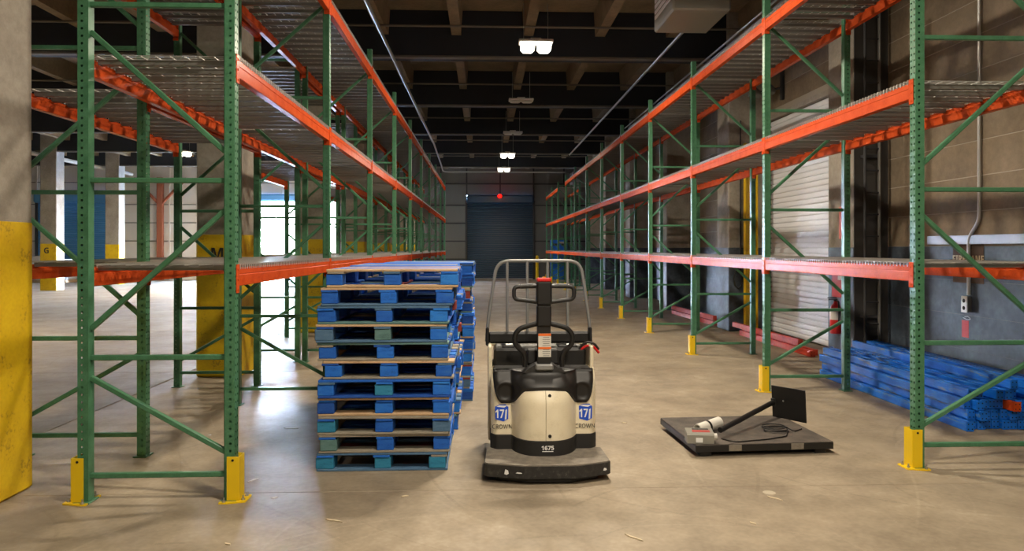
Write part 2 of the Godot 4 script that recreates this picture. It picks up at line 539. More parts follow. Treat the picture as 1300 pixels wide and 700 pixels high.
	# white rolling door in the right wall
	var wd := thing("door_4", "white rolling dock door in the block wall behind the rack", "door", Vector3(RIGHT + 0.1, 0, -(column_centre(1) + 0.38)), 0, "", "structure")
	var L := PITCH - 0.76
	var s3 := begin()
	prism(s3, [Vector2(0.03, 0.0), Vector2(0.012, 0.001), Vector2(0.012, 0.008), Vector2(-0.004, 0.011), Vector2(-0.01, 0.03), Vector2(-0.011, 0.065), Vector2(-0.008, 0.09), Vector2(0.0, 0.099), Vector2(0.03, 0.1)], -L, 0.0)
	var slat := done(s3)
	for i in 43:
		part("slat", slat, M.doorwhite, wd, Vector3(0, 0.02 + i * 0.101, 0))
	part("lintel", box_mesh(Vector3(0.2, 0.1, L), 0.005), M.concrete, wd, Vector3(-0.0, 4.42, -L / 2))
	for s in [0.03, L - 0.03]:
		part("guide", box_mesh(Vector3(0.1, 4.36, 0.06), 0.005), M.girt, wd, Vector3(-0.03, 2.18, -s))

func letters(parent: Node, text: String, height: float, at: Vector3, m: Material, turn := 0.0, serif := false, called := "letter", bold := true, squeeze := 1.0) -> void:
	var t := TextMesh.new()
	var f := SystemFont.new()
	f.font_names = PackedStringArray(["Droid Serif" if serif else "Droid Sans"])
	f.font_weight = 700 if bold else 400
	t.font = f
	t.text = text
	t.font_size = 48
	t.pixel_size = height / 48.0 * 1.35
	t.depth = 0.003
	t.curve_step = 2.0
	part(called, t, m, parent, at, Basis(Vector3.UP, turn).scaled_local(Vector3(squeeze, 1, 1)))

# ------------------------------------------------------------------ racks
func post_mesh(holes: bool) -> ArrayMesh:
	var key := "post %s" % holes
	if meshes.has(key): return meshes[key]
	# web looks along -x (towards its aisle); width along z
	var st := begin()
	var w := 0.038
	var dp := 0.072
	var x0 := -0.038
	var x1 := x0 + dp
	var cell := 0.0508
	var n := int(POST_H / cell)
	var faces := [
		[Vector3(x0, 0, -w), Vector3(0, 0, 1), w, Vector3(-1, 0, 0)],
		[Vector3(x0, 0, 0), Vector3(0, 0, 1), w, Vector3(-1, 0, 0)],
		[Vector3(x0, 0, w), Vector3(1, 0, 0), dp, Vector3(0, 0, 1)],
		[Vector3(x0, 0, -w), Vector3(1, 0, 0), dp, Vector3(0, 0, -1)]]
	for f in faces:
		var o: Vector3 = f[0]
		var u: Vector3 = f[1]
		var l: float = f[2]
		var out: Vector3 = f[3]
		if not holes:
			quad(st, o, o + u * l, o + u * l + Vector3(0, POST_H, 0), o + Vector3(0, POST_H, 0), out)
			continue
		for i in n:
			var y0 := POST_H * i / n
			var y1 := POST_H * (i + 1) / n
			var c := o + u * (l * (0.5 if l > 0.05 else 0.55)) + Vector3(0, (y0 + y1) / 2, 0)
			if l > 0.05: c = o + u * 0.03 + Vector3(0, (y0 + y1) / 2, 0)
			if out.z < 0.0: c.y += 0.0125
			if l < 0.05: c.y -= 0.011
			var rim := []
			var hole := []
			var edge := [o + u * l + Vector3(0, (y0 + y1) / 2, 0), o + u * l + Vector3(0, y1, 0), c * Vector3(1, 0, 1) + Vector3(0, y1, 0), o + Vector3(0, y1, 0), o + Vector3(0, (y0 + y1) / 2, 0), o + Vector3(0, y0, 0), c * Vector3(1, 0, 1) + Vector3(0, y0, 0), o + u * l + Vector3(0, y0, 0)]
			for k in 8:
				var a := TAU * k / 8
				hole.append(c + u * (0.0085 * cos(a)) + Vector3(0, 0.009 * sin(a), 0))
				rim.append(edge[k])
			for k in 8:
				var k2 := (k + 1) % 8
				quad(st, hole[k], rim[k], rim[k2], hole[k2], out)
	# inner side closed by an added plate that blocks light, so holes stay dark
	box(st, Vector3(x1 - 0.001, POST_H / 2, 0), Vector3(0.004, POST_H, 2.0 * w))
	box(st, Vector3(0, 0.005, 0), Vector3(0.11, 0.01, 0.14), 0.002)
	meshes[key] = done(st)
	return meshes[key]

func bar_between(a: Vector3, b: Vector3, t: float) -> ArrayMesh:
	# a channel bar lying in the frame's plane, corner-rounded
	var st := begin()
	var d := (b - a)
	var w := d.normalized()
	var v := Vector3(0, 0, 1)
	var u := v.cross(w).normalized()
	prism(st, [Vector2(-t, -t * 0.7), Vector2(-t * 0.7, -t), Vector2(t * 0.7, -t), Vector2(t, -t * 0.7), Vector2(t, t * 0.7), Vector2(t * 0.7, t), Vector2(-t * 0.7, t), Vector2(-t, t * 0.7)], 0.0, d.length(), Basis(u, v, w), a)
	return done(st)

func rack_meshes() -> void:
	# frame in local x: aisle post at 0, back post at FD
	var e := 0.036
	meshes.hbar = []
	for y in [0.178, 0.986, 2.204, 3.41, 4.62]:
		meshes.hbar.append(bar_between(Vector3(e, y, 0), Vector3(FD - e, y, 0), 0.018))
	meshes.dbar = []
	for q in [[0.333, 0.848], [2.0, 1.186], [2.404, 3.22], [4.43, 3.6]]:
		meshes.dbar.append(bar_between(Vector3(e, q[0], 0), Vector3(FD - e, q[1], 0), 0.018))
	# step beam: outer face looks along -x, top at y = 0, runs along -z from 0
	var len := BAY - 0.08
	var st := begin()
	prism(st, [Vector2(-0.036, -0.004), Vector2(-0.032, 0.0), Vector2(-0.006, 0.0), Vector2(-0.004, -0.004), Vector2(-0.004, -0.04), Vector2(0.02, -0.04), Vector2(0.024, -0.044), Vector2(0.024, -0.124), Vector2(0.02, -0.128), Vector2(-0.032, -0.128), Vector2(-0.036, -0.124), Vector2(-0.036, -0.052), Vector2(-0.033, -0.047), Vector2(-0.036, -0.042)], -len - 0.04, -0.04)
	meshes.beam = done(st)
	for s in [0, 1]:
		st = begin()
		var z := -0.04 if s == 0 else -BAY + 0.04
		var zi := -1.0 if s == 0 else 1.0
		box(st, Vector3(-0.042, -0.075, z - zi * 0.028), Vector3(0.006, 0.2, 0.056), 0.002)
		box(st, Vector3(-0.012, -0.075, z + zi * 0.003), Vector3(0.064, 0.2, 0.006), 0.002)
		for k in 3:
			box(st, Vector3(-0.047, -0.15 + 0.07 * k, z - zi * 0.03), Vector3(0.006, 0.014, 0.014), 0.002)
		meshes["connector%d" % s] = done(st)
	# wire deck 1.0 m along the bay, lying across both beams with waterfall ends
	var dl := 1.0
	st = begin()
	for i in 20:
		var z := -dl / 2 + 0.025 + 0.05 * i
		box(st, Vector3(FD / 2, 0.0245, z), Vector3(FD + 0.086, 0.006, 0.006))
		box(st, Vector3(-0.0405, 0.007, z), Vector3(0.006, 0.034, 0.0065))
		box(st, Vector3(FD + 0.0405, 0.007, z), Vector3(0.006, 0.034, 0.0065))
	for i in 10:
		var x := 0.04 + (FD - 0.08) * i / 9.0
		box(st, Vector3(x, 0.0185, 0), Vector3(0.006, 0.006, dl - 0.01))
	meshes.deck = done(st)
	st = begin()
	prism(st, [Vector2(-0.03, -0.003), Vector2(-0.022, -0.003), Vector2(-0.018, -0.034), Vector2(0.018, -0.034), Vector2(0.022, -0.003), Vector2(0.03, -0.003), Vector2(0.026, -0.038), Vector2(-0.026, -0.038)], 0.0, FD - 0.006, ALONG_X, Vector3(0.003, 0.0175, 0))
	meshes.channel = done(st)

func rack(called: String, label: String, x: float, side: float, d0: float, bays: int, skip_top: Array, near: int, group := "") -> Node3D:
	# side = +1: the back post lies towards +x
	var r := thing(called, label, "pallet rack", Vector3(x, 0, -d0), 0, group)
	var mir := Basis.IDENTITY if side > 0 else Basis(Vector3.UP, PI)
	for k in bays + 1:
		var f := Node3D.new()
		f.name = "upright_frame"
		r.add_child(f, true)
		f.position = Vector3(0, 0, -BAY * k)
		f.basis = mir
		var pm := post_mesh(k < near)
		part("post", pm, M.green, f)
		part("post", pm, M.green, f, Vector3(FD, 0, 0), Basis(Vector3.UP, PI))
		for h in meshes.hbar: part("horizontal_brace", h, M.green, f)
		for h in meshes.dbar: part("diagonal_brace", h, M.green, f)
	for k in bays:
		for l in 3:
			if l == 2 and k in skip_top: continue
			for s in 2:
				# front beam looks to its aisle, back beam the other way
				var b := Basis.IDENTITY
				var at := Vector3(0, LEVELS[l], -BAY * k)
				if (side > 0) == (s == 1): b = Basis(Vector3.UP, PI)
				if s == 1: at.x = side * FD
				if b != Basis.IDENTITY: at.z -= BAY
				var bm := part("beam", meshes.beam, M.orange, r, at, b)
				part("connector", meshes.connector0, M.orange, bm)
				part("connector", meshes.connector1, M.orange, bm)
			for j in 3:
				var jit := rng.randf_range(-0.006, 0.006)
				var at := Vector3(0, LEVELS[l], -BAY * k - 0.04 - 0.508 - 1.014 * j + jit)
				var dk := part("wire_deck", meshes.deck, M.wire, r, at, mir)
				for c in 4:
					part("support_channel", meshes.channel, M.galv, dk, Vector3(0, 0, -0.375 + 0.25 * c))
	return r

func post_guard(x: float, d: float, side: float, label: String, group: String) -> void:
	# channel round the aisle side of a post; side = direction of the aisle
	var g := thing("post_guard", label, "post guard", Vector3(x, 0, -d), 0.0 if side < 0 else PI, group)
	if not meshes.has("guard_channel"):
		var st := begin()
		prism(st, [Vector2(-0.075, -0.056), Vector2(0.01, -0.056), Vector2(0.01, -0.05), Vector2(-0.069, -0.05), Vector2(-0.069, 0.05), Vector2(0.01, 0.05), Vector2(0.01, 0.056), Vector2(-0.07, 0.056), Vector2(-0.075, 0.052)], 0.011, 0.31, UPWARD)
		meshes.guard_channel = done(st)
		st = begin()
		prism(st, [Vector2(-0.12, -0.07), Vector2(0.0, -0.1), Vector2(0.05, -0.1), Vector2(0.05, -0.072), Vector2(-0.057, -0.072), Vector2(-0.057, 0.072), Vector2(0.05, 0.072), Vector2(0.05, 0.1), Vector2(0.0, 0.1), Vector2(-0.12, 0.07)], 0.0, 0.011, UPWARD)
		meshes.guard_plate = done(st)
		st = begin()
		lathe(st, [Vector2(0.013, 0.0), Vector2(0.013, 0.01), Vector2(0.006, 0.011), Vector2(0.006, 0.03), Vector2(0.0, 0.031)], 8)
		meshes.bolt = done(st)
		st = begin()
		tube(st, [Vector3(0, 0, 0), Vector3(0, 0, 0.003)], 0.009, 8)
		meshes.dot = done(st)
	part("channel", meshes.guard_channel, M.guard, g)
	part("base_plate", meshes.guard_plate, M.guard, g)
	for b in [Vector3(-0.095, 0.011, -0.04), Vector3(-0.095, 0.011, 0.04), Vector3(0.02, 0.011, -0.086), Vector3(0.02, 0.011, 0.086)]:
		part("bolt", meshes.bolt, M.steel, g, b)
	for s in [-1.0, 1.0]:
		part("bolt_hole", meshes.dot, M.dark, g, Vector3(-0.03, 0.285, s * 0.0565 - (0.003 if s < 0 else 0.0)))

# ------------------------------------------------------------------ pallets
func pallet(label: String, group: String, at: Vector3, turn: float, cols: Dictionary) -> void:
	# x = width 1.016, z = length 1.219 (front at +z = 0, runs to -z)
	var p := thing("pallet", label, "pallet", at, turn, group)
	var W := 1.016
	var Lz := 1.219
	var pick := func(raw: float) -> Material:
		var q := rng.randf()
		if q < raw: return M.wood[[6, 7, 7, 5][rng.randi() % 4]]
		if q > 0.975: return M.wood[9]
		return M.wood[[0, 1, 2, 3, 8, 1, 0][rng.randi() % 7]]
	# bottom boards
	for z in [-0.07, -Lz + 0.07]:
		part("bottom_board", box_mesh(Vector3(W, 0.017, 0.135), 0.003), cols.get("bottom", pick.call(0.35)) if z > -0.5 else pick.call(0.3), p, Vector3(rng.randf_range(-0.004, 0.004), 0.009, z), Basis(Vector3.UP, rng.randf_range(-0.006, 0.006)))
	for x in [-0.443, 0.0, 0.443]:
		part("bottom_board", box_mesh(Vector3(0.125, 0.017, Lz - 0.28), 0.003), pick.call(0.35), p, Vector3(x, 0.009, -Lz / 2))
	# blocks
	var bi := 0
	for z in [-0.075, -Lz / 2, -Lz + 0.075]:
		for x in [-0.44, 0.005, 0.44]:
			var m: Material = pick.call(0.06)
			if bi < 3 and cols.has("blocks"): m = M.wood[cols.blocks[bi]]
			var bw: float = [0.13, 0.138, 0.125][rng.randi() % 3]
			part("block", box_mesh(Vector3(bw, 0.088, 0.142), 0.005), m, p, Vector3(x + rng.randf_range(-0.012, 0.012), 0.0615, z + rng.randf_range(-0.006, 0.006)), Basis(Vector3.UP, rng.randf_range(-0.05, 0.05)))
			bi += 1
	# stringer boards along the length
	for x in [-0.443, 0.0, 0.443]:
		part("stringer_board", box_mesh(Vector3(0.13, 0.018, Lz), 0.003), pick.call(0.15), p, Vector3(x + rng.randf_range(-0.008, 0.008), 0.1145, -Lz / 2))
	# top boards
	var zz := 0.0
	for i in 7:
		var bw2 := 0.142 if i in [0, 6] else 0.12
		var gap := (Lz - 0.142 * 2 - 0.12 * 5) / 6.0
		var m: Material = pick.call(0.3)
		if i == 0 and cols.has("top"): m = M.wood[cols.top]
		part("top_board", box_mesh(Vector3(W + rng.randf_range(-0.01, 0.004), 0.0175, bw2), 0.003), m, p, Vector3(rng.randf_range(-0.004, 0.004), 0.1325, -zz - bw2 / 2), Basis(Vector3.UP, rng.randf_range(-0.006, 0.006)) * Basis(Vector3(0, 0, 1), rng.randf_range(-0.002, 0.002)))
		zz += bw2 + gap

func build_pallets() -> void:
	var ord := ["bottom", "second", "third", "fourth", "fifth", "sixth", "seventh", "eighth", "ninth", "tenth", "topmost"]
	var offs := [0.0, 0.022, 0.012, 0.014, 0.02, 0.05, 0.006, 0.0, 0.012, 0.042, 0.082]
	var stacks := [["end stack level with the pallet truck", -0.79, 5.79], ["middle stack of the three", -0.745, 7.1], ["last stack furthest along the aisle", -0.63, 8.42]]
	var fronts := [[4, 4, 4], [5, 0, 0], [4, 0, 8], [2, 1, 1], [1, 4, 1], [1, 1, 0], [0, 1, 0], [8, 5, 1], [0, 0, 3], [0, 1, 0], [0, 0, 3]]
	var tops := [8, 7, 7, 6, 0, 6, 5, 6, 8, 6, 6]
	for s in 3:
		for i in 11:
			var x: float = stacks[s][1] + (offs[i] if s == 0 else rng.randf_range(-0.03, 0.03))
			var d: float = stacks[s][2] + rng.randf_range(-0.012, 0.012)
			var cols := {}
			if s == 0: cols = {"blocks": fronts[i], "top": tops[i], "bottom": M.wood[[8, 7, 7, 6, 2, 7, 7, 8, 5, 8, 6][i]]}
			var lab := "%s blue wooden pallet in the %s" % [ord[i], stacks[s][0]] if i == 0 or i == 10 else "%s blue wooden pallet from the floor in the %s" % [ord[i], stacks[s][0]]
			pallet(lab, "blue wooden pallets in three stacks", Vector3(x, i * 0.1432, -d), rng.randf_range(-0.012, 0.012), cols)

# ------------------------------------------------------------------ pallet truck
func front_depth(x: float, y: float) -> float:
	# how far the moulded front of the truck body stands forward (local z) at x, height y
	var ax: float = abs(x)
	var bulge := 0.0
	if ax < 0.255: bulge = 0.215 * pow(1.0 - pow(ax / 0.255, 3.0), 0.8)
	bulge *= 1.0 - 0.42 * smoothstep(0.52, 0.76, y)
	var z := -0.47 + bulge
	# rounded outer corners
	if ax > 0.36: z -= 0.06 * pow((ax - 0.36) / 0.06, 2.0)
	# the whole front leans back near its top
	z -= 0.07 * pow(smoothstep(0.63, 0.765, y), 2.0)
	return z

func pad_edge(x: float) -> float:
	# height of the line between cream body and black pad
	var ax: float = abs(x)
	if ax < 0.15: return 0.635 - 0.01 * pow(ax / 0.15, 2.0)
	if ax < 0.27: return lerp(0.625, 0.505, smoothstep(0.15, 0.27, ax))
	if ax < 0.33: return 0.505
	if ax < 0.405: return 0.505 + 0.255 * (1.0 - sqrt(max(0.0, 1.0 - pow((ax - 0.33) / 0.075, 2.0))))
	return 0.76

func skin(x0: float, x1: float, nx: int, lo: Callable, hi: Callable, ny: int, push: Callable) -> ArrayMesh:
	var st := begin()
	st.set_smooth_group(1)
	var g := []
	for i in nx + 1:
		var colm := []
		var x: float = lerp(x0, x1, float(i) / nx)
		for j in ny + 1:
			var y: float = lerp(lo.call(x), hi.call(x), float(j) / ny)
			colm.append(Vector3(x, y, front_depth(x, y) + push.call(x, y)))
		g.append(colm)
	for i in nx:
		for j in ny:
			quad(st, g[i][j], g[i + 1][j], g[i + 1][j + 1], g[i][j + 1], Vector3(0, 0, 1))
	# turn the rim back so that the skin has thickness
	st.set_smooth_group(-1)
	var back := Vector3(0, 0, -0.05)
	for i in nx:
		quad(st, g[i][0], g[i + 1][0], g[i + 1][0] + back, g[i][0] + back, Vector3(0, -1, 0))
		quad(st, g[i][ny], g[i + 1][ny], g[i + 1][ny] + back, g[i][ny] + back, Vector3(0, 1, 0))
	for j in ny:
		quad(st, g[0][j], g[0][j + 1], g[0][j + 1] + back, g[0][j] + back, Vector3(-1, 0, 0))
		quad(st, g[nx][j], g[nx][j + 1], g[nx][j + 1] + back, g[nx][j] + back, Vector3(1, 0, 0))
	return done(st)

func build_truck() -> void:
	var t := thing("pallet_truck", "cream and black rider pallet truck with grey load backrest parked in the aisle", "pallet truck", Vector3(0.48, 0, -5.4), 0.0)
	# step platform
	var plan := [Vector2(-0.475, -0.1), Vector2(-0.45, -0.075), Vector2(-0.18, 0.0), Vector2(0.21, 0.0), Vector2(0.45, -0.09), Vector2(0.472, -0.12), Vector2(0.46, -0.5), Vector2(-0.46, -0.5)]
	var st := begin()
	prism(st, plan, 0.048, 0.137, UPWARD)
	var sk := part("step_skirt", done(st), M.scuffed, t)
	st = begin()
	var inner := []
	for q in plan: inner.append(Vector2(q.x * 0.985, -0.25 + (q.y + 0.25) * 0.975))
	prism(st, inner, 0.137, 0.145, UPWARD)
	part("step_plate", done(st), M.dusty, t)
	st = begin()
	var low := []
	for q in plan: low.append(Vector2(q.x * 0.8, -0.3 + (q.y + 0.3) * 0.88))
	prism(st, low, 0.012, 0.05, UPWARD)
	part("under_skirt", done(st), M.rubber, t)
	for q in [[-0.31, -0.0345, 0.034, 0.04], [-0.22, -0.0095, 0.05, 0.01], [0.425, -0.0785, 0.03, 0.022]]:
		st = begin()
		var ang := atan2(0.075, 0.27) if q[0] < 0 else -atan2(0.09, 0.24)
		prism(st, [Vector2(-q[2] / 2, -q[3] / 3), Vector2(0.0, -q[3] / 2), Vector2(q[2] / 2, -q[3] / 4), Vector2(q[2] / 3, q[3] / 3), Vector2(-q[2] / 4, q[3] / 2)], 0.0, 0.0012)
		part("paint_scuff", done(st), M.white, sk, Vector3(q[0], 0.09, q[1]), Basis(Vector3.UP, -ang if q[0] < 0 else -ang))
	# body core and black plinth
	st = begin()
	box(st, Vector3(0, 0.49, -0.78), Vector3(0.83, 0.48, 0.5), 0.03)
	part("body", done(st), M.cream, t)
	part("plinth", skin(-0.425, 0.425, 60, func(_x): return 0.143, func(_x): return 0.25 + 0.004, 4, func(_x, _y): return 0.014), M.rubber, t)
	st = begin()
	box(st, Vector3(0, 0.2, -0.78), Vector3(0.85, 0.12, 0.52), 0.02)
	part("plinth", done(st), M.rubber, t)
	# cream front cover in two halves with a seam, black knee pad above
	var lo := func(_x): return 0.258
	var hi := func(x): return pad_edge(x)
	var cv := part("front_cover", skin(-0.42, -0.0015, 44, lo, hi, 16, func(_x, _y): return 0.0), M.cream, t)
	part("front_cover", skin(0.0015, 0.42, 44, lo, hi, 16, func(_x, _y): return 0.0), M.cream, t)
	var dent := func(x: float, y: float) -> float:
		var ax: float = abs(x)
		var r := Vector2((ax - 0.305) / 0.075, (y - 0.6) / 0.075).length()
		var edge: float = smoothstep(0.0, 0.03, y - pad_edge(x)) * 0.014
		return edge + 0.012 * exp(-pow((r - 1.0) / 0.16, 2.0)) - 0.008 * (1.0 - smoothstep(0.5, 1.0, r))
	part("knee_pad", skin(-0.404, 0.404, 90, func(x): return pad_edge(x) + 0.001, func(_x): return 0.763, 22, dent), M.pad, t)
	st = begin()
	box(st, Vector3(0, 0.746, -0.64), Vector3(0.8, 0.034, 0.24), 0.012)
	part("top_cover", done(st), M.pad, t)
	st = begin()
	tube(st, [Vector3(0, 0, -0.004), Vector3(0, 0, 0.005)], 0.013, 12)
	tube(st, [Vector3(0, 0, 0.003), Vector3(0, 0, 0.008)], 0.007, 8)
	var screw := done(st)
	for y in [0.6, 0.295]:
		part("screw", screw, M.black, t, Vector3(0.03, y, front_depth(0.03, y)))
	# stickers and lettering
	for sx in [-0.333, 0.335]:
		var z := -0.4685
		var s := part("sticker", box_mesh(Vector3(0.002, 0.002, 0.001)), M.stickerblue, t, Vector3(sx, 0.43, z))
		st = begin()
		prism(st, [Vector2(-0.052, -0.05), Vector2(0.012, -0.068), Vector2(0.05, -0.048), Vector2(0.052, 0.045), Vector2(0.03, 0.068), Vector2(-0.02, 0.066), Vector2(-0.055, 0.05)], 0.0, 0.001)
		s.mesh = done(st)
		st = begin()
		prism(st, [Vector2(-0.045, 0.05), Vector2(-0.02, 0.06), Vector2(0.045, 0.058), Vector2(0.018, 0.042)], 0.001, 0.0016)
		prism(st, [Vector2(0.022, -0.055), Vector2(0.036, -0.05), Vector2(0.04, 0.03), Vector2(0.028, 0.022)], 0.001, 0.0016)
		part("mark", done(st), M.white, s)
		letters(s, "17", 0.068, Vector3(-0.018, -0.008, 0.002), M.white, 0, false, "number", true, 0.75)
		letters(t, "CROWN", 0.034, Vector3(sx + (0.002 if sx < 0 else -0.006), 0.322, z + 0.003), M.ink, 0, false, "lettering", false, 1.0)
	letters(t, "1675", 0.032, Vector3(0.012, 0.208, front_depth(0.0, 0.2) + 0.016), M.white, 0, false, "number", true, 1.05)
	part("underline", box_mesh(Vector3(0.085, 0.005, 0.003)), M.white, t, Vector3(0.012, 0.182, front_depth(0.0, 0.2) + 0.0145))
	# battery bay behind
	st = begin()
	box(st, Vector3(0, 0.69, -1.02), Vector3(0.78, 0.4, 0.36), 0.02)
	part("battery_box", done(st), M.black, t)
	for s in [-1.0, 1.0]:
		st = begin()
		box(st, Vector3(s * 0.425, 0.53, -1.0), Vector3(0.03, 0.78, 0.5), 0.008)
		part("side_frame", done(st), M.cream, t)
		st = begin()
		box(st, Vector3(s * 0.24, 0.895, -1.0), Vector3(0.16, 0.03, 0.2), 0.01)
		part("battery_lid", done(st), M.rubber, t)
		st = begin()
		tube(st, [Vector3(s * 0.26 - 0.03, 0.91, -0.93), Vector3(s * 0.26 + 0.03, 0.91, -0.93)], 0.012, 8)
		part("terminal", done(st), M.steel, t)
	st = begin()
	box(st, Vector3(0, 0.9, -1.22), Vector3(0.86, 0.06, 0.05), 0.01)
	part("rear_rail", done(st), M.cream, t)
	# load backrest
	st = begin()
	box(st, Vector3(0, 0.965, -1.0), Vector3(0.88, 0.1, 0.06), 0.018)
	part("backrest_bar", done(st), M.black, t)
	for s in [-1.0, 1.0]:
		st = begin()
		box(st, Vector3(s * 0.445, 0.975, -1.0), Vector3(0.03, 0.16, 0.08), 0.01)
		part("bracket", done(st), M.black, t)
	var half := [Vector3(-0.452, 0.93, -1.0), Vector3(-0.44, 1.1, -1.0), Vector3(-0.392, 1.44, -1.0), Vector3(-0.372, 1.555, -1.0), Vector3(-0.335, 1.61, -1.0), Vector3(-0.274, 1.628, -1.0)]
	var path := half.duplicate()
	for i in range(half.size() - 1, -1, -1): path.append(half[i] * Vector3(-1, 1, 1))
	st = begin()
	tube(st, bend(path, 0.06), 0.0145, 10)
	part("backrest_frame", done(st), M.tubegrey, t)
	for x in [-0.274, -0.1, 0.076, 0.25]:
		st = begin()
		tube(st, [Vector3(x, 1.0, -1.0), Vector3(x, 1.622, -1.0)], 0.0125, 10)
		part("backrest_rod", done(st), M.tubegrey, t)
	# forks reaching away down the aisle
	for s in [-1.0, 1.0]:
		st = begin()
		prism(st, [Vector2(-1.2, 0.03), Vector2(-1.2, 0.09), Vector2(-2.3, 0.085), Vector2(-2.42, 0.04), Vector2(-2.42, 0.025)], s * 0.24 - 0.11, s * 0.24 + 0.11, ALONG_X)
		part("fork", done(st), M.rubber, t)
	st = begin()
	box(st, Vector3(0, 0.4, -1.2), Vector3(0.8, 0.7, 0.05), 0.01)
	part("fork_carriage", done(st), M.black, t)
	# steering mast with handle loops
	st = begin()
	prism(st, [Vector2(-0.5, 0.75), Vector2(-0.43, 0.75), Vector2(-0.435, 1.1), Vector2(-0.42, 1.46), Vector2(-0.5, 1.465), Vector2(-0.52, 1.1)], -0.052, 0.052, ALONG_X)
	box(st, Vector3(0, 1.38, -0.465), Vector3(0.122, 0.19, 0.11), 0.014)
	box(st, Vector3(0, 1.2, -0.472), Vector3(0.114, 0.17, 0.1), 0.012)
	var mast := part("steering_mast", done(st), M.black, t)
	st = begin()
	box(st, Vector3(0, 1.486, -0.465), Vector3(0.116, 0.03, 0.1), 0.008)
	var cap := part("horn_cap", done(st), M.red, mast)
	st = begin()
	tube(st, [Vector3(0, 1.5, -0.465), Vector3(0, 1.512, -0.465)], 0.012, 10)
	part("button", done(st), M.stickerorange, mast)
	st = begin()
	prism(st, [Vector2(-0.17, 0.755), Vector2(0.17, 0.755), Vector2(0.12, 0.79), Vector2(0.07, 0.82), Vector2(-0.07, 0.82), Vector2(-0.12, 0.79)], -0.56, -0.41)
	part("mast_base", done(st), M.scuffed, t)
	st = begin()
	box(st, Vector3(0, 0.8, -0.405), Vector3(0.14, 0.05, 0.05), 0.012)
	part("hinge", done(st), M.tubegrey, t)
	for s in [-1.0, 1.0]:
		st = begin()
		tube(st, bend([Vector3(s * 0.055, 1.437, -0.46), Vector3(s * 0.238, 1.432, -0.45), Vector3(s * 0.238, 1.335, -0.44), Vector3(s * 0.055, 1.31, -0.455)], 0.035), 0.0165, 10)
		part("handle_loop", done(st), M.black, t)
		st = begin()
		tube(st, [Vector3(s * 0.085, 1.4385, -0.448), Vector3(s * 0.19, 1.4365, -0.44)], 0.019, 10)
		part("grip", done(st), M.scuffed, t)
		st = begin()
		tube(st, bend([Vector3(s * 0.05, 1.14, -0.475), Vector3(s * 0.19, 1.1, -0.48), Vector3(s * 0.232, 1.05, -0.48), Vector3(s * 0.228, 0.965, -0.48), Vector3(s * 0.145, 0.9, -0.49), Vector3(s * 0.15, 0.79, -0.5)], 0.05), 0.02, 10)
		part("guard_arm", done(st), M.black, t)
	# warning label
	var wl := part("warning_label", box_mesh(Vector3(0.1, 0.185, 0.004)), M.paper, t, Vector3(0.004, 0.97, -0.4305))
	for q in [[0.083, 0.018], [-0.022, 0.016]]:
		part("band", box_mesh(Vector3(0.1, q[1], 0.002)), plain(c8(226, 110, 40), 0.5), wl, Vector3(0, q[0], 0.003))
	for i in 10:
		var yy := 0.062 - 0.016 * i
		if abs(yy + 0.022) < 0.012: continue
		part("print_line", box_mesh(Vector3(0.06 if i % 3 else 0.05, 0.004, 0.001)), M.panelgrey, wl, Vector3(0.012, yy, 0.0023))
	# small control box beside the mast foot
	for s in [-1.0, 1.0]:
		st = begin()
		box(st, Vector3(s * 0.09, 0.86, -0.6), Vector3(0.07, 0.12, 0.08), 0.01)
		part("control_box", done(st), M.rubber, t)
	# battery cables
	for q in [[0.0, M.red, 0.011], [0.03, M.black, 0.01]]:
		st = begin()
		tube(st, bend([Vector3(0.3, 0.78 + q[0], -0.86), Vector3(0.34, 0.87 + q[0], -0.86), Vector3(0.4, 0.915 + q[0], -0.84), Vector3(0.46, 0.9 + q[0], -0.83), Vector3(0.497, 0.85 + q[0], -0.83)], 0.05), q[2], 8)
		part("battery_cable", done(st), q[1], t)

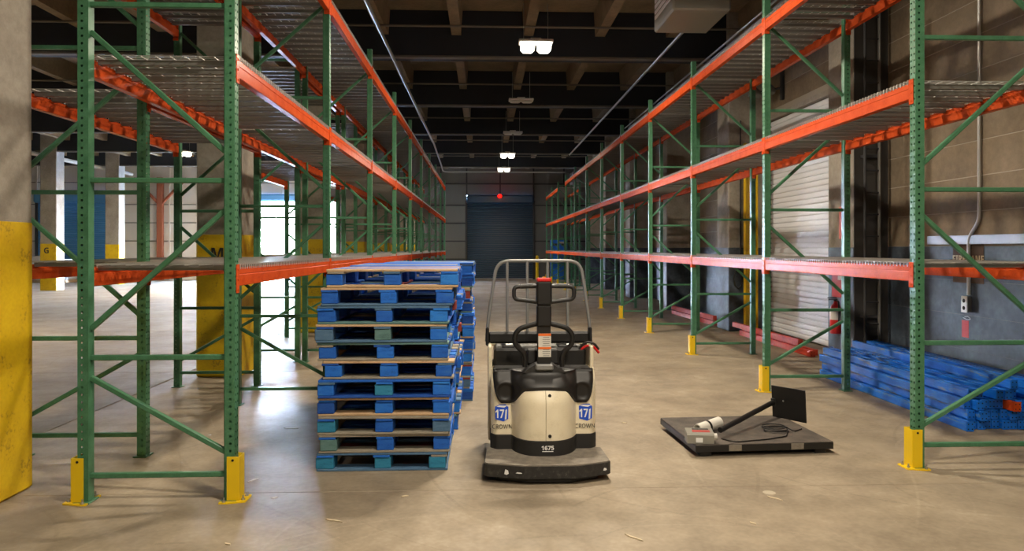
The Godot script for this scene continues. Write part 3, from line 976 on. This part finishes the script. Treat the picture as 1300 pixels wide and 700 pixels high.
# ------------------------------------------------------------------ floor scale with the fallen indicator stand
func build_scale() -> void:
	var at := Vector3(2.33, 0, -6.6)
	var turn := 0.055
	var s := thing("floor_scale", "low black steel floor scale lying on the concrete", "floor scale", at, turn)
	part("platform", box_mesh(Vector3(1.2, 0.056, 1.0), 0.004), M.black, s, Vector3(0, 0.069, 0))
	part("top_plate", box_mesh(Vector3(1.198, 0.007, 0.998), 0.003), M.scaletop, s, Vector3(0, 0.1, 0))
	for x in [-0.5, 0.5]:
		for z in [-0.42, 0.42]:
			part("foot", box_mesh(Vector3(0.1, 0.041, 0.1), 0.006), M.rubber, s, Vector3(x, 0.0205, z))
	for x in [-0.26, 0.28]:
		part("side_plate", box_mesh(Vector3(0.11, 0.05, 0.006), 0.002), M.dusty, s, Vector3(x, 0.072, 0.502))
	# stand lying on its side across the scale
	var foot := Vector3(2.9, 0.255, -6.93)
	var head := Vector3(1.99, 0.165, -6.26)
	var st_root := thing("indicator_stand", "black scale indicator stand lying on its side with its square base plate upright", "stand", foot)
	var dirp := (head - foot)
	var w := dirp.normalized()
	var u := w.cross(Vector3.UP).normalized()
	var v := u.cross(w).normalized()
	var B := Basis(u, v, w)
	var st := begin()
	tube(st, [B * Vector3(0.165, -0.01, -0.03), head - foot - w * 0.06], 0.024, 12)
	part("pole", done(st), M.black, st_root)
	st = begin()
	box(st, Vector3(0, 0, -0.006), Vector3(0.35, 0.31, 0.012), 0.002)
	part("base_plate", done(st), M.black, st_root, Vector3.ZERO, B)
	st = begin()
	box(st, Vector3(0.16, -0.01, -0.02), Vector3(0.05, 0.08, 0.05), 0.004)
	part("collar", done(st), M.rubber, st_root, Vector3.ZERO, B)
	part("bolt", box_mesh(Vector3(0.016, 0.016, 0.006), 0.002), M.steel, st_root, B * Vector3(0.05, 0.02, 0.006), B)
	# indicator box at the head
	var hb := Basis(Vector3.UP, 0.35) * Basis(Vector3(1, 0, 0), -0.1)
	var ib := thing("weight_indicator", "grey steel weight indicator with a red display strip at the stand head", "indicator", Vector3(1.82, 0.105, -6.17), 0.0)
	ib.basis = Basis(Vector3.UP, -0.12).scaled(Vector3(1.12, 1.12, 1.12))
	st = begin()
	prism(st, [Vector2(-0.06, 0.0), Vector2(0.06, 0.0), Vector2(0.06, 0.062), Vector2(0.045, 0.075), Vector2(-0.06, 0.09)], -0.1, 0.1, ALONG_X)
	part("case", done(st), M.heater, ib)
	var tilt := Basis(Vector3(1, 0, 0), 0.14)
	part("display", box_mesh(Vector3(0.13, 0.004, 0.035), 0.001), plain(c8(170, 60, 56), 0.35), ib, Vector3(0.01, 0.0805, 0.005), tilt)
	part("keypad", box_mesh(Vector3(0.12, 0.003, 0.025), 0.001), M.ink, ib, Vector3(0.01, 0.087, -0.035), tilt)
	part("label_plate", box_mesh(Vector3(0.05, 0.035, 0.003), 0.001), M.white, ib, Vector3(-0.01, 0.026, 0.0605))
	st = begin()
	tube(st, [Vector3(0.1, 0.045, 0.02), Vector3(0.125, 0.045, 0.02)], 0.024, 12)
	part("cable_gland", done(st), M.paper, ib)
	# white paper roll strapped beside the pole
	var roll := thing("paper_roll", "white hollow tube resting against the fallen stand pole", "tube", Vector3(2.0, 0.158, -6.5))
	var rw := Vector3(0.86, 0.12, -0.5).normalized()
	var ru := rw.cross(Vector3.UP).normalized()
	var rb := Basis(ru, ru.cross(rw).normalized() * -1.0, rw)
	rb = Basis(ru, rw.cross(ru), rw)
	st = begin()
	st.set_smooth_group(1)
	var seg := 20
	for k in seg:
		var a := TAU * k / seg
		var b := TAU * (k + 1) / seg
		var ca := Vector3(cos(a), sin(a), 0)
		var cb := Vector3(cos(b), sin(b), 0)
		st.set_smooth_group(1)
		quad(st, ca * 0.042 + Vector3(0, 0, -0.12), cb * 0.042 + Vector3(0, 0, -0.12), cb * 0.042 + Vector3(0, 0, 0.12), ca * 0.042 + Vector3(0, 0, 0.12), ca)
		st.set_smooth_group(2)
		quad(st, ca * 0.034 + Vector3(0, 0, -0.12), cb * 0.034 + Vector3(0, 0, -0.12), cb * 0.034 + Vector3(0, 0, 0.12), ca * 0.034 + Vector3(0, 0, 0.12), -ca)
		st.set_smooth_group(-1)
		for z in [-0.12, 0.12]:
			quad(st, ca * 0.042 + Vector3(0, 0, z), cb * 0.042 + Vector3(0, 0, z), cb * 0.034 + Vector3(0, 0, z), ca * 0.034 + Vector3(0, 0, z), Vector3(0, 0, sign(z)))
	part("sleeve", done(st), M.paper, roll, Vector3.ZERO, rb.scaled(Vector3.ONE * 1.15))
	st = begin()
	tube(st, [Vector3(0, 0, -0.02), Vector3(0, 0, 0.0)], 0.0435, 16)
	part("strap", done(st), M.black, roll, Vector3.ZERO, rb.scaled(Vector3.ONE * 1.15))
	# signal cable coiled on the platform
	st = begin()
	var pts := [Vector3(1.98, 0.15, -6.08), Vector3(2.1, 0.112, -6.12), Vector3(2.4, 0.11, -6.2), Vector3(2.62, 0.11, -6.3)]
	for i in 36:
		var a := i * 0.52
		pts.append(Vector3(2.6 + 0.11 * cos(a) + 0.01 * sin(a * 2.3), 0.111 + 0.0012 * i, -6.5 + 0.075 * sin(a) + 0.012 * cos(a * 1.7)))
	pts.append(Vector3(2.75, 0.112, -6.45))
	pts.append(Vector3(2.86, 0.11, -6.55))
	tube(st, bend(pts, 0.04, 3), 0.005, 6)
	single("signal_cable", done(st), M.black, "thin black cable coiled on the floor scale platform", "cable")

# ------------------------------------------------------------------ beam piles on the floor
func pile_beam(called: String, label: String, group: String, len: float, at: Vector3, turn: float, m: Material, plate: Material, hgt := 0.115, wid := 0.1) -> void:
	var b := thing(called, label, "beam", at, turn, group, "thing")
	var key := "pile beam %s %s %s" % [len, hgt, wid]
	if not meshes.has(key):
		var st := begin()
		prism(st, [Vector2(-wid / 2 + 0.004, 0.0), Vector2(wid / 2 - 0.004, 0.0), Vector2(wid / 2, 0.004), Vector2(wid / 2, hgt - 0.042), Vector2(wid / 2 - 0.03, hgt - 0.038), Vector2(wid / 2 - 0.032, hgt - 0.004), Vector2(wid / 2 - 0.036, hgt), Vector2(-wid / 2 + 0.004, hgt), Vector2(-wid / 2, hgt - 0.004), Vector2(-wid / 2, 0.004)], -len, 0.0)
		meshes[key] = done(st)
		st = begin()
		box(st, Vector3(0, hgt / 2, 0), Vector3(wid - 0.004, hgt, 0.006), 0.002)
		meshes[key + " plate"] = done(st)
		st = begin()
		for q in [Vector2(-0.25, 0.25), Vector2(0.25, 0.25), Vector2(-0.25, 0.75), Vector2(0.25, 0.75)]:
			tube(st, [Vector3(q.x * wid, q.y * hgt, 0.002), Vector3(q.x * wid, q.y * hgt, 0.0042)], 0.0065, 6)
		meshes[key + " holes"] = done(st)
	part("bar", meshes[key], m, b)
	var pl := part("end_plate", meshes[key + " plate"], plate, b, Vector3(0, 0.0, 0.003))
	part("hole_pattern", meshes[key + " holes"], M.dark, pl).set_meta("kind", "stuff")
	part("end_plate", meshes[key + " plate"], plate, b, Vector3(0, 0, -len - 0.003))

func build_piles() -> void:
	var turn := 0.0
	var ox := 4.6
	var od := 6.81
	var layer := ["bottom", "second", "third", "fourth", "top"]
	var rows := [[0.0, 12], [0.07, 11], [0.05, 11], [0.11, 10], [0.5, 5]]
	var y := 0.002
	var rise := 0.0945
	for r in rows.size():
		for i in rows[r][1]:
			if (r == 2 and i == 5) or (r == 3 and i in [2, 6]) or (r == 4 and i == 1): continue
			var x: float = ox + rows[r][0] + i * 0.079 + rng.randf_range(-0.002, 0.002)
			var back := rng.randf_range(0.0, 0.1) + (0.06 if r == 0 and i > 0 else 0.0) + 0.02 * r
			pile_beam("steel_beam", "blue steel rack beam in the %s layer of the pile against the block wall" % layer[r], "blue rack beams piled on the floor", 3.05, Vector3(x, y + rise * r, -od - back), turn, M.bluebeam, M.blueplate, 0.092, 0.074)
	# one orange beam end showing in the blue pile
	pile_beam("steel_beam", "orange rack beam lying among the blue beams", "", 3.0, Vector3(ox + 0.05 + 5 * 0.079, y + rise * 2, -6.8), turn, M.orange, M.orange, 0.092, 0.074)
	for q in [[5.25, 11.6, 0.0, 0], [5.36, 11.75, 0.0, 0], [5.31, 12.2, 0.105, 0], [5.2, 16.4, 0.0, 1], [5.31, 16.5, 0.0, 1], [5.25, 16.6, 0.105, 1]]:
		var lab := "red rack beam on the floor in front of the white dock door" if q[3] == 0 else "red rack beam on the floor along the blue grey wall"
		pile_beam("steel_beam", lab, "red rack beams by the white door" if q[3] == 0 else "red rack beams along the wall", 3.0, Vector3(q[0], 0.002 + q[2], -q[1]), 0.03 if q[3] == 0 else 0.06, M.redbeam, M.redbeam, 0.1, 0.09)

# ------------------------------------------------------------------ overhead
func ceiling_light(x: float, d: float, lit: bool, label: String, group: String, power := 1.0) -> void:
	var y := 5.42
	var t := thing("ceiling_light", label, "ceiling light", Vector3(x, y, -d), 0, group)
	if not meshes.has("lamp_case"):
		var st := begin()
		box(st, Vector3(0, 0.06, 0), Vector3(0.62, 0.05, 0.3), 0.01)
		box(st, Vector3(0, 0.1, 0), Vector3(0.2, 0.05, 0.14), 0.01)
		meshes.lamp_case = done(st)
		st = begin()
		box(st, Vector3(0, -0.06, 0), Vector3(0.25, 0.17, 0.26), 0.05)
		meshes.lamp_panel = done(st)
	part("housing", meshes.lamp_case, M.white, t)
	for s in [-1.0, 1.0]:
		part("light_panel", meshes.lamp_panel, M.glow if lit else M.white, t, Vector3(s * 0.15, 0.02, 0), Basis.IDENTITY if lit else Basis.from_scale(Vector3(1, 0.2, 1)))
		if lit:
			var l := AreaLight3D.new()
			l.name = "panel_light"
			l.area_size = Vector2(0.22, 0.23)
			l.light_color = Color(1.0, 0.945, 0.86)
			l.light_energy = LAMP * power
			l.area_range = 60.0
			l.area_attenuation = 2.0
			l.shadow_enabled = true
			t.add_child(l, true)
			l.position = Vector3(s * 0.15, -0.13, 0)
			l.rotation.x = -PI / 2
		var st2 := begin()
		tube(st2, [Vector3(s * 0.22, 0.08, 0), Vector3(s * 0.22, SLAB - 0.5 - y, 0)], 0.006, 6)
		part("hanger", done(st2), M.steel, t)

func pipe(called: String, label: String, category: String, path: Array, r: float, m: Material, group := "") -> void:
	var st := begin()
	tube(st, path, r, 10)
	single(called, done(st), m, label, category, Vector3.ZERO, Basis.IDENTITY, group)

func build_overhead() -> void:
	for k in range(-3, 5):
		var d := 13.4 + PITCH * 1.005 * k
		var lit: bool = not (k in [1, 2])
		ceiling_light(0.95, d, lit, ("lit twin panel light hanging over the aisle beyond the unit heater" if k == 0 else ("lit twin panel light over the far end of the aisle" if k > 2 else "lit twin panel light over the mouth of the aisle")) if lit else "unlit white twin panel light hanging over the aisle", "lights over the aisle" if lit else "unlit lights over the aisle", 1.0 if k < 2 else 0.3)
	for k in [0, 3, 4]:
		ceiling_light(-11.6, 13.4 + PITCH * 1.005 * k, true, "lit twin panel light hanging over the open hall", "lights over the open hall", 2.2)
	# conduits along the aisle under the girders
	pipe("conduit", "galvanised conduit running along the ceiling above the pallet stacks", "conduit", bend([Vector3(-1.86, 5.67, -3.0), Vector3(-1.86, 5.67, -28.0), Vector3(-1.95, 5.6, -34.5), Vector3(-1.95, 5.45, -36.0), Vector3(4.0, 5.45, -36.0)], 0.3), 0.032, M.conduit)
	pipe("conduit", "galvanised conduit running along the ceiling beyond the hanging heater", "conduit", [Vector3(3.62, 5.67, -11.3), Vector3(3.62, 5.67, -31.0)], 0.028, M.conduit)
	for x in [4.62, 4.74]:
		pipe("conduit", "thin conduit along the ceiling above the right rack row", "conduit", [Vector3(x, 5.66, -6.0), Vector3(x, 5.66, -24.0)], 0.018, M.conduit, "thin conduits above the right rack row")
	for k in 6:
		var d := 14.55 + 5.12 * k
		pipe("sprinkler_pipe", "thin pale pipe crossing under the ceiling ribs", "pipe", [Vector3(-14.0, 6.1, -d), Vector3(5.2, 6.1, -d)], 0.024, M.flange, "pipes crossing under the ribs")
	# pale pipe over the hall
	pipe("duct_pipe", "long white pipe under the ceiling of the open hall", "pipe", [Vector3(-18.4, 5.62, -24.0), Vector3(-18.4, 5.62, -39.5)], 0.09, M.white)
	# hanging unit heater
	var h := thing("unit_heater", "grey sheet metal unit heater hung from the ceiling above the right rack", "heater", Vector3(3.1, 5.12, -10.95))
	var st := begin()
	box(st, Vector3(0, 0.5, 0), Vector3(0.84, 1.0, 1.15), 0.025)
	part("case", done(st), M.heater, h)
	part("sticker", box_mesh(Vector3(0.13, 0.16, 0.002)), M.stickerorange, h, Vector3(0.28, 0.25, 0.576))
	for i in 9:
		st = begin()
		box(st, Vector3(-0.425, 0.2 + i * 0.085, 0), Vector3(0.02, 0.05, 0.95), 0.004)
		part("louvre", done(st), M.doorwhite, h)
	for x in [-0.38, 0.38]:
		for z in [-0.5, 0.5]:
			st = begin()
			tube(st, [Vector3(x, 0.99, z), Vector3(x, SLAB - 5.12, z)], 0.008, 6)
			part("hanger", done(st), M.steel, h)
	# red beacon above the end door
	var b := thing("warning_light", "small red warning light above the blue end door", "warning light", Vector3(0.9, 4.62, -END + 0.42))
	part("housing", box_mesh(Vector3(0.34, 0.2, 0.06), 0.01), M.girt, b)
	st = begin()
	xf = Transform3D(Basis(Vector3(1, 0, 0), PI / 2), Vector3(0, 0, 0.03))
	lathe(st, [Vector2(0.11, 0.0), Vector2(0.11, 0.04), Vector2(0.07, 0.085), Vector2(0.0, 0.1)], 16)
	xf = Transform3D.IDENTITY
	part("lens", done(st), glow_mat(Color(1.0, 0.06, 0.03), 5.0), b)
	var l := OmniLight3D.new()
	l.name = "beacon_light"
	l.light_color = Color(1, 0.08, 0.04)
	l.light_energy = 0.25
	l.omni_range = 50.0
	l.omni_attenuation = 2.0
	l.light_size = 0.1
	l.shadow_enabled = true
	b.add_child(l)
	l.position = Vector3(0, 0, 0.25)
	# grey duct box in the far right corner
	var dk := thing("duct_box", "grey sheet metal duct box hung at the far corner above the rack", "duct", Vector3(5.1, 4.6, -38.6))
	part("case", box_mesh(Vector3(1.0, 1.1, 1.4), 0.03), M.panelgrey, dk, Vector3(0, 0.55, 0))
	part("grille", box_mesh(Vector3(0.6, 0.25, 0.02), 0.004), M.heater, dk, Vector3(0, 0.4, 0.705))

# ------------------------------------------------------------------ things on and near the right wall
func build_right_side() -> void:
	var X := 5.6
	# vertical conduit with outlet
	var st := begin()
	tube(st, bend([Vector3(X - 0.03, SLAB - 0.02, -8.1), Vector3(X - 0.03, 2.05, -8.1), Vector3(X - 0.03, 1.86, -8.28), Vector3(X - 0.03, 1.2, -8.28)], 0.08), 0.02, 10)
	single("conduit", done(st), M.conduit, "vertical conduit on the block wall bending down to the outlet", "conduit")
	var ob := thing("wall_outlet", "white double socket outlet plate on the blue grey wall", "outlet", Vector3(X, 1.09, -8.32), -PI / 2)
	part("box", box_mesh(Vector3(0.1, 0.17, 0.05), 0.008), M.galv, ob, Vector3(0, 0, 0.025))
	part("plate", box_mesh(Vector3(0.11, 0.19, 0.012), 0.005), M.white, ob, Vector3(0, 0, 0.056))
	for s in [-1.0, 1.0]:
		st = begin()
		tube(st, [Vector3(0, s * 0.042, 0.061), Vector3(0, s * 0.042, 0.064)], 0.024, 12)
		part("socket", done(st), M.dark, ob)
	st = begin()
	tube(st, bend([Vector3(-0.06, -0.15, 0.012), Vector3(0.02, -0.14, 0.02), Vector3(0.06, -0.17, 0.02), Vector3(-0.02, -0.18, 0.012), Vector3(-0.09, -0.16, 0.012)], 0.03), 0.004, 6)
	part("loose_wire", done(st), M.white, ob)
	single("wall_sign", box_mesh(Vector3(0.006, 0.2, 0.12), 0.002), M.red, "small red rectangular sign on the blue grey wall", "sign", Vector3(X - 0.005, 0.8, -8.38))
	single("wall_rail", box_mesh(Vector3(0.03, 0.105, 6.0), 0.004), plain(c8(160, 165, 176), 0.4, 0.2), "long flat white metal rail along the top of the blue grey paint", "rail", Vector3(X - 0.022, 1.835, -6.07))
	# brown patch with stencilled words
	var bp := thing("stencil_patch", "bare brown patch on the blue grey wall stencilled FIRE LANE", "sign", Vector3(X - 0.005, 0, -8.33), -PI / 2)
	part("patch", box_mesh(Vector3(0.54, 0.47, 0.004)), M.brownpatch, bp, Vector3(0, 1.57, 0))
	letters(bp, "FIRE LANE", 0.085, Vector3(0, 1.61, 0.003), M.lettering)
	# ladder on the pilaster face towards the aisle mouth
	var pz := -(column_centre(1) - 0.38)
	var bk := single("dark_face_sheet", box_mesh(Vector3(0.5, 6.4, 0.012), 0.002), plain(c8(58, 55, 52), 0.6), "thin dark sheet over the pilaster face behind the wall ladder", "panel", Vector3(5.37, 3.25, pz + 0.008))  # thin sheet added over the concrete to give this face a darker tone
	var ld := thing("wall_ladder", "steel ladder fixed to the dark pilaster face", "ladder", Vector3(5.31, 0, pz + 0.13))
	for s in [-1.0, 1.0]:
		part("rail", box_mesh(Vector3(0.02, 6.2, 0.05), 0.003), M.galv if s > 0 else M.girt, ld, Vector3(s * 0.1, 3.35, 0))
	for i in 20:
		st = begin()
		tube(st, [Vector3(-0.1, 0.4 + 0.3 * i, 0), Vector3(0.1, 0.4 + 0.3 * i, 0)], 0.011, 6)
		part("rung", done(st), M.girt, ld)
	for i in 3:
		part("bracket", box_mesh(Vector3(0.22, 0.04, 0.08)), M.girt, ld, Vector3(0, 0.8 + 2.2 * i, -0.064))
	# fire extinguisher and its red board on the pilaster
	var fx := 5.115
	var fb := thing("extinguisher_board", "red painted board behind the fire extinguisher", "sign", Vector3(fx, 1.26, pz - 0.37), -PI / 2)
	part("board", box_mesh(Vector3(0.5, 0.46, 0.012), 0.003), plain(c8(160, 44, 40), 0.5), fb)
	part("label", box_mesh(Vector3(0.16, 0.12, 0.004)), M.paper, fb, Vector3(0.02, 0.08, 0.008))
	single("wall_sign", box_mesh(Vector3(0.008, 0.46, 0.06), 0.002), plain(c8(226, 130, 120), 0.5), "narrow pink vertical sign above the fire extinguisher", "sign", Vector3(fx - 0.004, 2.1, pz - 0.37))
	var fe := thing("fire_extinguisher", "red fire extinguisher hanging on the pilaster", "fire extinguisher", Vector3(fx - 0.09, 0.52, pz - 0.33))
	st = begin()
	lathe(st, [Vector2(0.0, 0.0), Vector2(0.07, 0.0), Vector2(0.078, 0.02), Vector2(0.078, 0.34), Vector2(0.06, 0.4), Vector2(0.03, 0.43), Vector2(0.025, 0.46), Vector2(0.0, 0.46)], 20)
	part("cylinder", done(st), M.red, fe)
	st = begin()
	box(st, Vector3(0, 0.475, 0), Vector3(0.05, 0.04, 0.04), 0.006)
	box(st, Vector3(-0.05, 0.51, 0), Vector3(0.13, 0.014, 0.025), 0.004)
	box(st, Vector3(-0.05, 0.485, 0), Vector3(0.11, 0.012, 0.025), 0.004)
	part("valve", done(st), M.black, fe)
	st = begin()
	tube(st, bend([Vector3(0.0, 0.47, 0.02), Vector3(0.0, 0.47, 0.09), Vector3(0.0, 0.3, 0.1), Vector3(0.0, 0.14, 0.09)], 0.06), 0.01, 8)
	part("hose", done(st), M.black, fe)
	st = begin()
	xf = Transform3D(Basis.IDENTITY, Vector3.ZERO)
	tube(st, [Vector3(0, 0.2, 0), Vector3(0, 0.32, 0)], 0.079, 20, false)
	part("label", done(st), M.paper, fe)
	# yellow steel guard post beside the white door
	var yg := thing("door_guard_post", "tall yellow steel channel guarding the white dock door", "guard post", Vector3(5.5, 0, -(column_centre(2) - 0.62)))
	st = begin()
	prism(st, [Vector2(-0.13, -0.06), Vector2(0.13, -0.06), Vector2(0.13, 0.06), Vector2(0.115, 0.06), Vector2(0.115, -0.045), Vector2(-0.115, -0.045), Vector2(-0.115, 0.06), Vector2(-0.13, 0.06)], 0.0, 3.9, UPWARD)
	part("channel", done(st), M.yellow, yg)
	part("base_plate", box_mesh(Vector3(0.34, 0.012, 0.2), 0.002), M.yellow, yg, Vector3(0, 0.006, 0))
	# dock light on an arm over the white door
	var dl := thing("dock_light", "small twin head dock light on a bracket above the white door", "lamp", Vector3(RIGHT - 0.01, 4.85, -14.3))
	part("bracket", box_mesh(Vector3(0.06, 0.6, 0.08), 0.005), M.girt, dl, Vector3(-0.03, 0.1, 0))
	st = begin()
	tube(st, [Vector3(-0.04, 0.04, 0), Vector3(-0.42, 0.0, -0.3)], 0.022, 8)
	part("arm", done(st), M.girt, dl)
	for q in [Vector3(-0.42, -0.02, -0.3), Vector3(-0.2, 0.02, -0.14)]:
		st = begin()
		xf = Transform3D(Basis(Vector3(0, 0, 1), 1.2).scaled(Vector3.ONE * 1.5), q)
		lathe(st, [Vector2(0.02, -0.06), Vector2(0.05, -0.05), Vector2(0.075, 0.05), Vector2(0.08, 0.09), Vector2(0.06, 0.085), Vector2(0.0, 0.06)], 14)
		xf = Transform3D.IDENTITY
		part("head", done(st), M.galv, dl)
	# conduit and hanging hooks on the second pilaster
	pipe("conduit", "thin conduit down the pilaster beside the yellow guard", "conduit", [Vector3(5.36, 4.4, -(column_centre(2) - 0.405)), Vector3(5.36, 1.2, -(column_centre(2) - 0.405))], 0.014, M.girt)
	var hk := thing("cable_hook", "dark cable bundle hanging from a hook on the pilaster", "cable", Vector3(5.3, 1.0, -(column_centre(2) - 0.41)))
	st = begin()
	var loop := []
	for i in 25:
		var a := TAU * 3.0 * i / 24
		loop.append(Vector3(0.09 * cos(a), 0.1 + 0.2 * sin(a), -0.0 + 0.0018 * i))
	tube(st, loop, 0.012, 6)
	part("coil", done(st), M.black, hk)
	part("hook", box_mesh(Vector3(0.03, 0.12, 0.05), 0.004), M.girt, hk, Vector3(0, 0.3, 0.02))
	# blue locker standing beyond the rack end
	var lk := thing("locker", "tall blue steel locker at the far end of the right rack", "locker", Vector3(4.15, 0, -40.7))
	part("body", box_mesh(Vector3(0.9, 2.2, 0.55), 0.01), M.blueplate, lk, Vector3(0, 1.1, 0))
	for s in [-1.0, 1.0]:
		var dr := part("door", box_mesh(Vector3(0.43, 2.05, 0.02), 0.004), M.blueplate, lk, Vector3(s * 0.222, 1.12, 0.285))
		part("handle", box_mesh(Vector3(0.03, 0.16, 0.03), 0.004), M.steel, dr, Vector3(-s * 0.16, 0.0, 0.02))
		part("vent", box_mesh(Vector3(0.22, 0.12, 0.006)), M.girt, dr, Vector3(0, 0.82, 0.012))
	part("notice", box_mesh(Vector3(0.3, 0.1, 0.004)), M.paper, lk, Vector3(0.1, 2.05, 0.298))
	# yellow bollard by the end door
	st = begin()
	lathe(st, [Vector2(0.09, 0.0), Vector2(0.09, 1.25), Vector2(0.07, 1.32), Vector2(0.0, 1.35)], 16)
	single("bollard", done(st), M.guard, "yellow bollard beside the blue end door", "bollard", Vector3(2.98, 0, -END + 0.35))

# ------------------------------------------------------------------ the open hall to the left
func build_hall() -> void:
	# rust coloured bracing post against the end wall
	var b := thing("brace_post", "rust coloured steel post with knee braces at the pale end wall", "steel post", Vector3(-17.6, 0, -END + 0.25))
	part("post", box_mesh(Vector3(0.3, 5.6, 0.25), 0.01), M.rust, b, Vector3(0, 2.8, 0))
	for s in [-1.0, 1.0]:
		part("brace", bar_between(Vector3(s * 0.1, 4.2, 0), Vector3(s * 1.4, 5.55, 0), 0.07), M.rust, b)
	# wrapped goods on pallets near the far blue door
	for q in [[-21.4, 38.5, 1.05], [-19.9, 39.2, 0.9], [-22.9, 39.0, 1.2]]:
		var w := thing("wrapped_load", "white stretch wrapped load on a pallet before the light blue door", "wrapped load", Vector3(q[0], 0, -q[1]), 0.0, "wrapped loads before the light blue door")
		part("pallet_base", box_mesh(Vector3(1.0, 0.14, 1.2), 0.01), M.wood[6], w, Vector3(0, 0.07, 0))
		part("wrap", box_mesh(Vector3(0.96, q[2], 1.1), 0.06), M.white, w, Vector3(0, 0.14 + q[2] / 2, 0))
	# small green and red floor machine
	var g := thing("sweeper", "green floor machine with a red tank in the hall", "floor machine", Vector3(-21.6, 0, -34.8))
	part("body", box_mesh(Vector3(0.9, 0.6, 1.2), 0.08), M.green, g, Vector3(0, 0.5, 0))
	part("tank", box_mesh(Vector3(0.7, 0.5, 0.7), 0.1), M.red, g, Vector3(0, 1.05, 0))
	part("hood", box_mesh(Vector3(0.5, 0.5, 0.4), 0.1), M.white, g, Vector3(0, 1.5, 0))
	for x in [-0.38, 0.38]:
		for z in [-0.4, 0.4]:
			var st := begin()
			tube(st, [Vector3(x - 0.06, 0.2, z), Vector3(x + 0.06, 0.2, z)], 0.2, 14)
			part("wheel", done(st), M.rubber, g)

func build_litter() -> void:
	var dm := begin()
	lathe(dm, [Vector2(0.045, 0.0), Vector2(0.04, 0.002), Vector2(0.024, 0.002), Vector2(0.018, 0.0008), Vector2(0.0, 0.0008)], 20)
	single("floor_plug", done(dm), plain(c8(172, 161, 140), 0.8), "small pale round plug set in the concrete floor before the scale", "plug", Vector3(2.03, 0, -5.18))
	var spots := [[345, 7.2, -1.85], [0, 5.2, -0.55], [0, 4.75, -0.95], [0, 5.6, -1.72], [0, 4.4, 0.9], [0, 5.05, 2.02], [0, 4.6, 1.7], [0, 7.3, 1.4], [0, 8.4, 0.2], [0, 6.2, -1.35], [0, 4.4, -1.5], [0, 5.2, -1.45]]
	for s in spots:
		var st := begin()
		var l := rng.randf_range(0.025, 0.08)
		prism(st, [Vector2(-l, -0.004), Vector2(l * 0.6, -0.009), Vector2(l, 0.002), Vector2(-l * 0.3, 0.01)], 0.0005, 0.006, UPWARD)
		single("wood_splinter", done(st), plain(c8(198, 182, 152), 0.8), "small pale wood splinter lying on the concrete floor", "splinter", Vector3(s[2], 0, -s[1]), Basis(Vector3.UP, rng.randf_range(0, TAU)), "splinters on the floor")

# ------------------------------------------------------------------ main
const LAMP := 15.6

func _ready() -> void:
	rng.seed = 4711
	# camera: level, turned slightly right, lens shifted up
	var cam := Camera3D.new()
	cam.name = "camera"
	add_child(cam)
	cam.position = Vector3(0, EYE, 0)
	cam.rotation.y = -0.0397
	var near := 0.05
	cam.set_frustum(700.0 / FOCAL * near, Vector2(-0.96 / FOCAL * near, -34.6 / FOCAL * near), near, 300.0)
	cam.current = true
	# daylight outside: bright hazy sky, reaching in only through the open dock door
	var sky_mat := ProceduralSkyMaterial.new()
	sky_mat.sky_top_color = Color(0.64, 0.78, 1.0)
	sky_mat.sky_horizon_color = Color(0.87, 0.93, 1.0)
	sky_mat.ground_horizon_color = Color(0.8, 0.8, 0.8)
	sky_mat.ground_bottom_color = Color(0.6, 0.6, 0.6)
	sky_mat.sky_energy_multiplier = 11.5
	sky_mat.ground_energy_multiplier = 11.5
	var sky := Sky.new()
	sky.sky_material = sky_mat
	var env := Environment.new()
	env.background_mode = Environment.BG_SKY
	env.sky = sky
	env.ambient_light_source = Environment.AMBIENT_SOURCE_DISABLED
	env.tonemap_mode = Environment.TONE_MAPPER_LINEAR
	env.tonemap_exposure = 1.0
	env.sdfgi_enabled = true
	env.ssao_enabled = true
	env.ssil_enabled = true
	var we := WorldEnvironment.new()
	we.name = "world"
	we.environment = env
	add_child(we)
	M.glow = glow_mat(Color(1.0, 0.97, 0.9), 6.0)

	make_materials()
	build_setting()
	rack_meshes()
	rack("pallet_rack", "long green and orange pallet rack row behind the blue pallet stacks", -1.743, -1.0, 5.186, 9, [], 3)
	rack("pallet_rack", "long green and orange pallet rack row in front of the block wall", 3.438, 1.0, 5.734, 11, [8], 3)
	for k in 6:
		var lab := "single green and orange rack bay standing between two plain columns"
		if k > 1: lab = "single green and orange rack bay, %s beyond the column lettered M" % ["", "", "second", "third", "fourth", "fifth"][k]
		if k == 0: lab = "single green and orange rack bay ending at the column lettered M"
		if k == 1: lab = "single green and orange rack bay just beyond the column lettered M"
		rack("pallet_rack", lab, -3.825, 1.0, 6.31 + PITCH * k * 0.985, 1, [], 2 if k == 0 else 0, "single rack bays between the columns")
	build_pallets()
	build_truck()
	build_scale()
	build_piles()
	for k in 12:
		post_guard(3.438, 5.734 + BAY * k, -1.0, "yellow guard on the right rack's %s aisle post from the beam pile end" % ["first", "second", "third", "fourth", "fifth", "sixth", "seventh", "eighth", "ninth", "tenth", "eleventh", "twelfth"][k], "yellow post guards along the right rack")
	post_guard(-1.743, 5.186, 1.0, "yellow post guard on the end frame post beside the pallet stacks", "")
	post_guard(-1.743 - FD, 5.186, -1.0, "yellow post guard on the end frame post beside the large bare column", "")
	build_overhead()
	build_right_side()
	build_hall()
	build_litter()
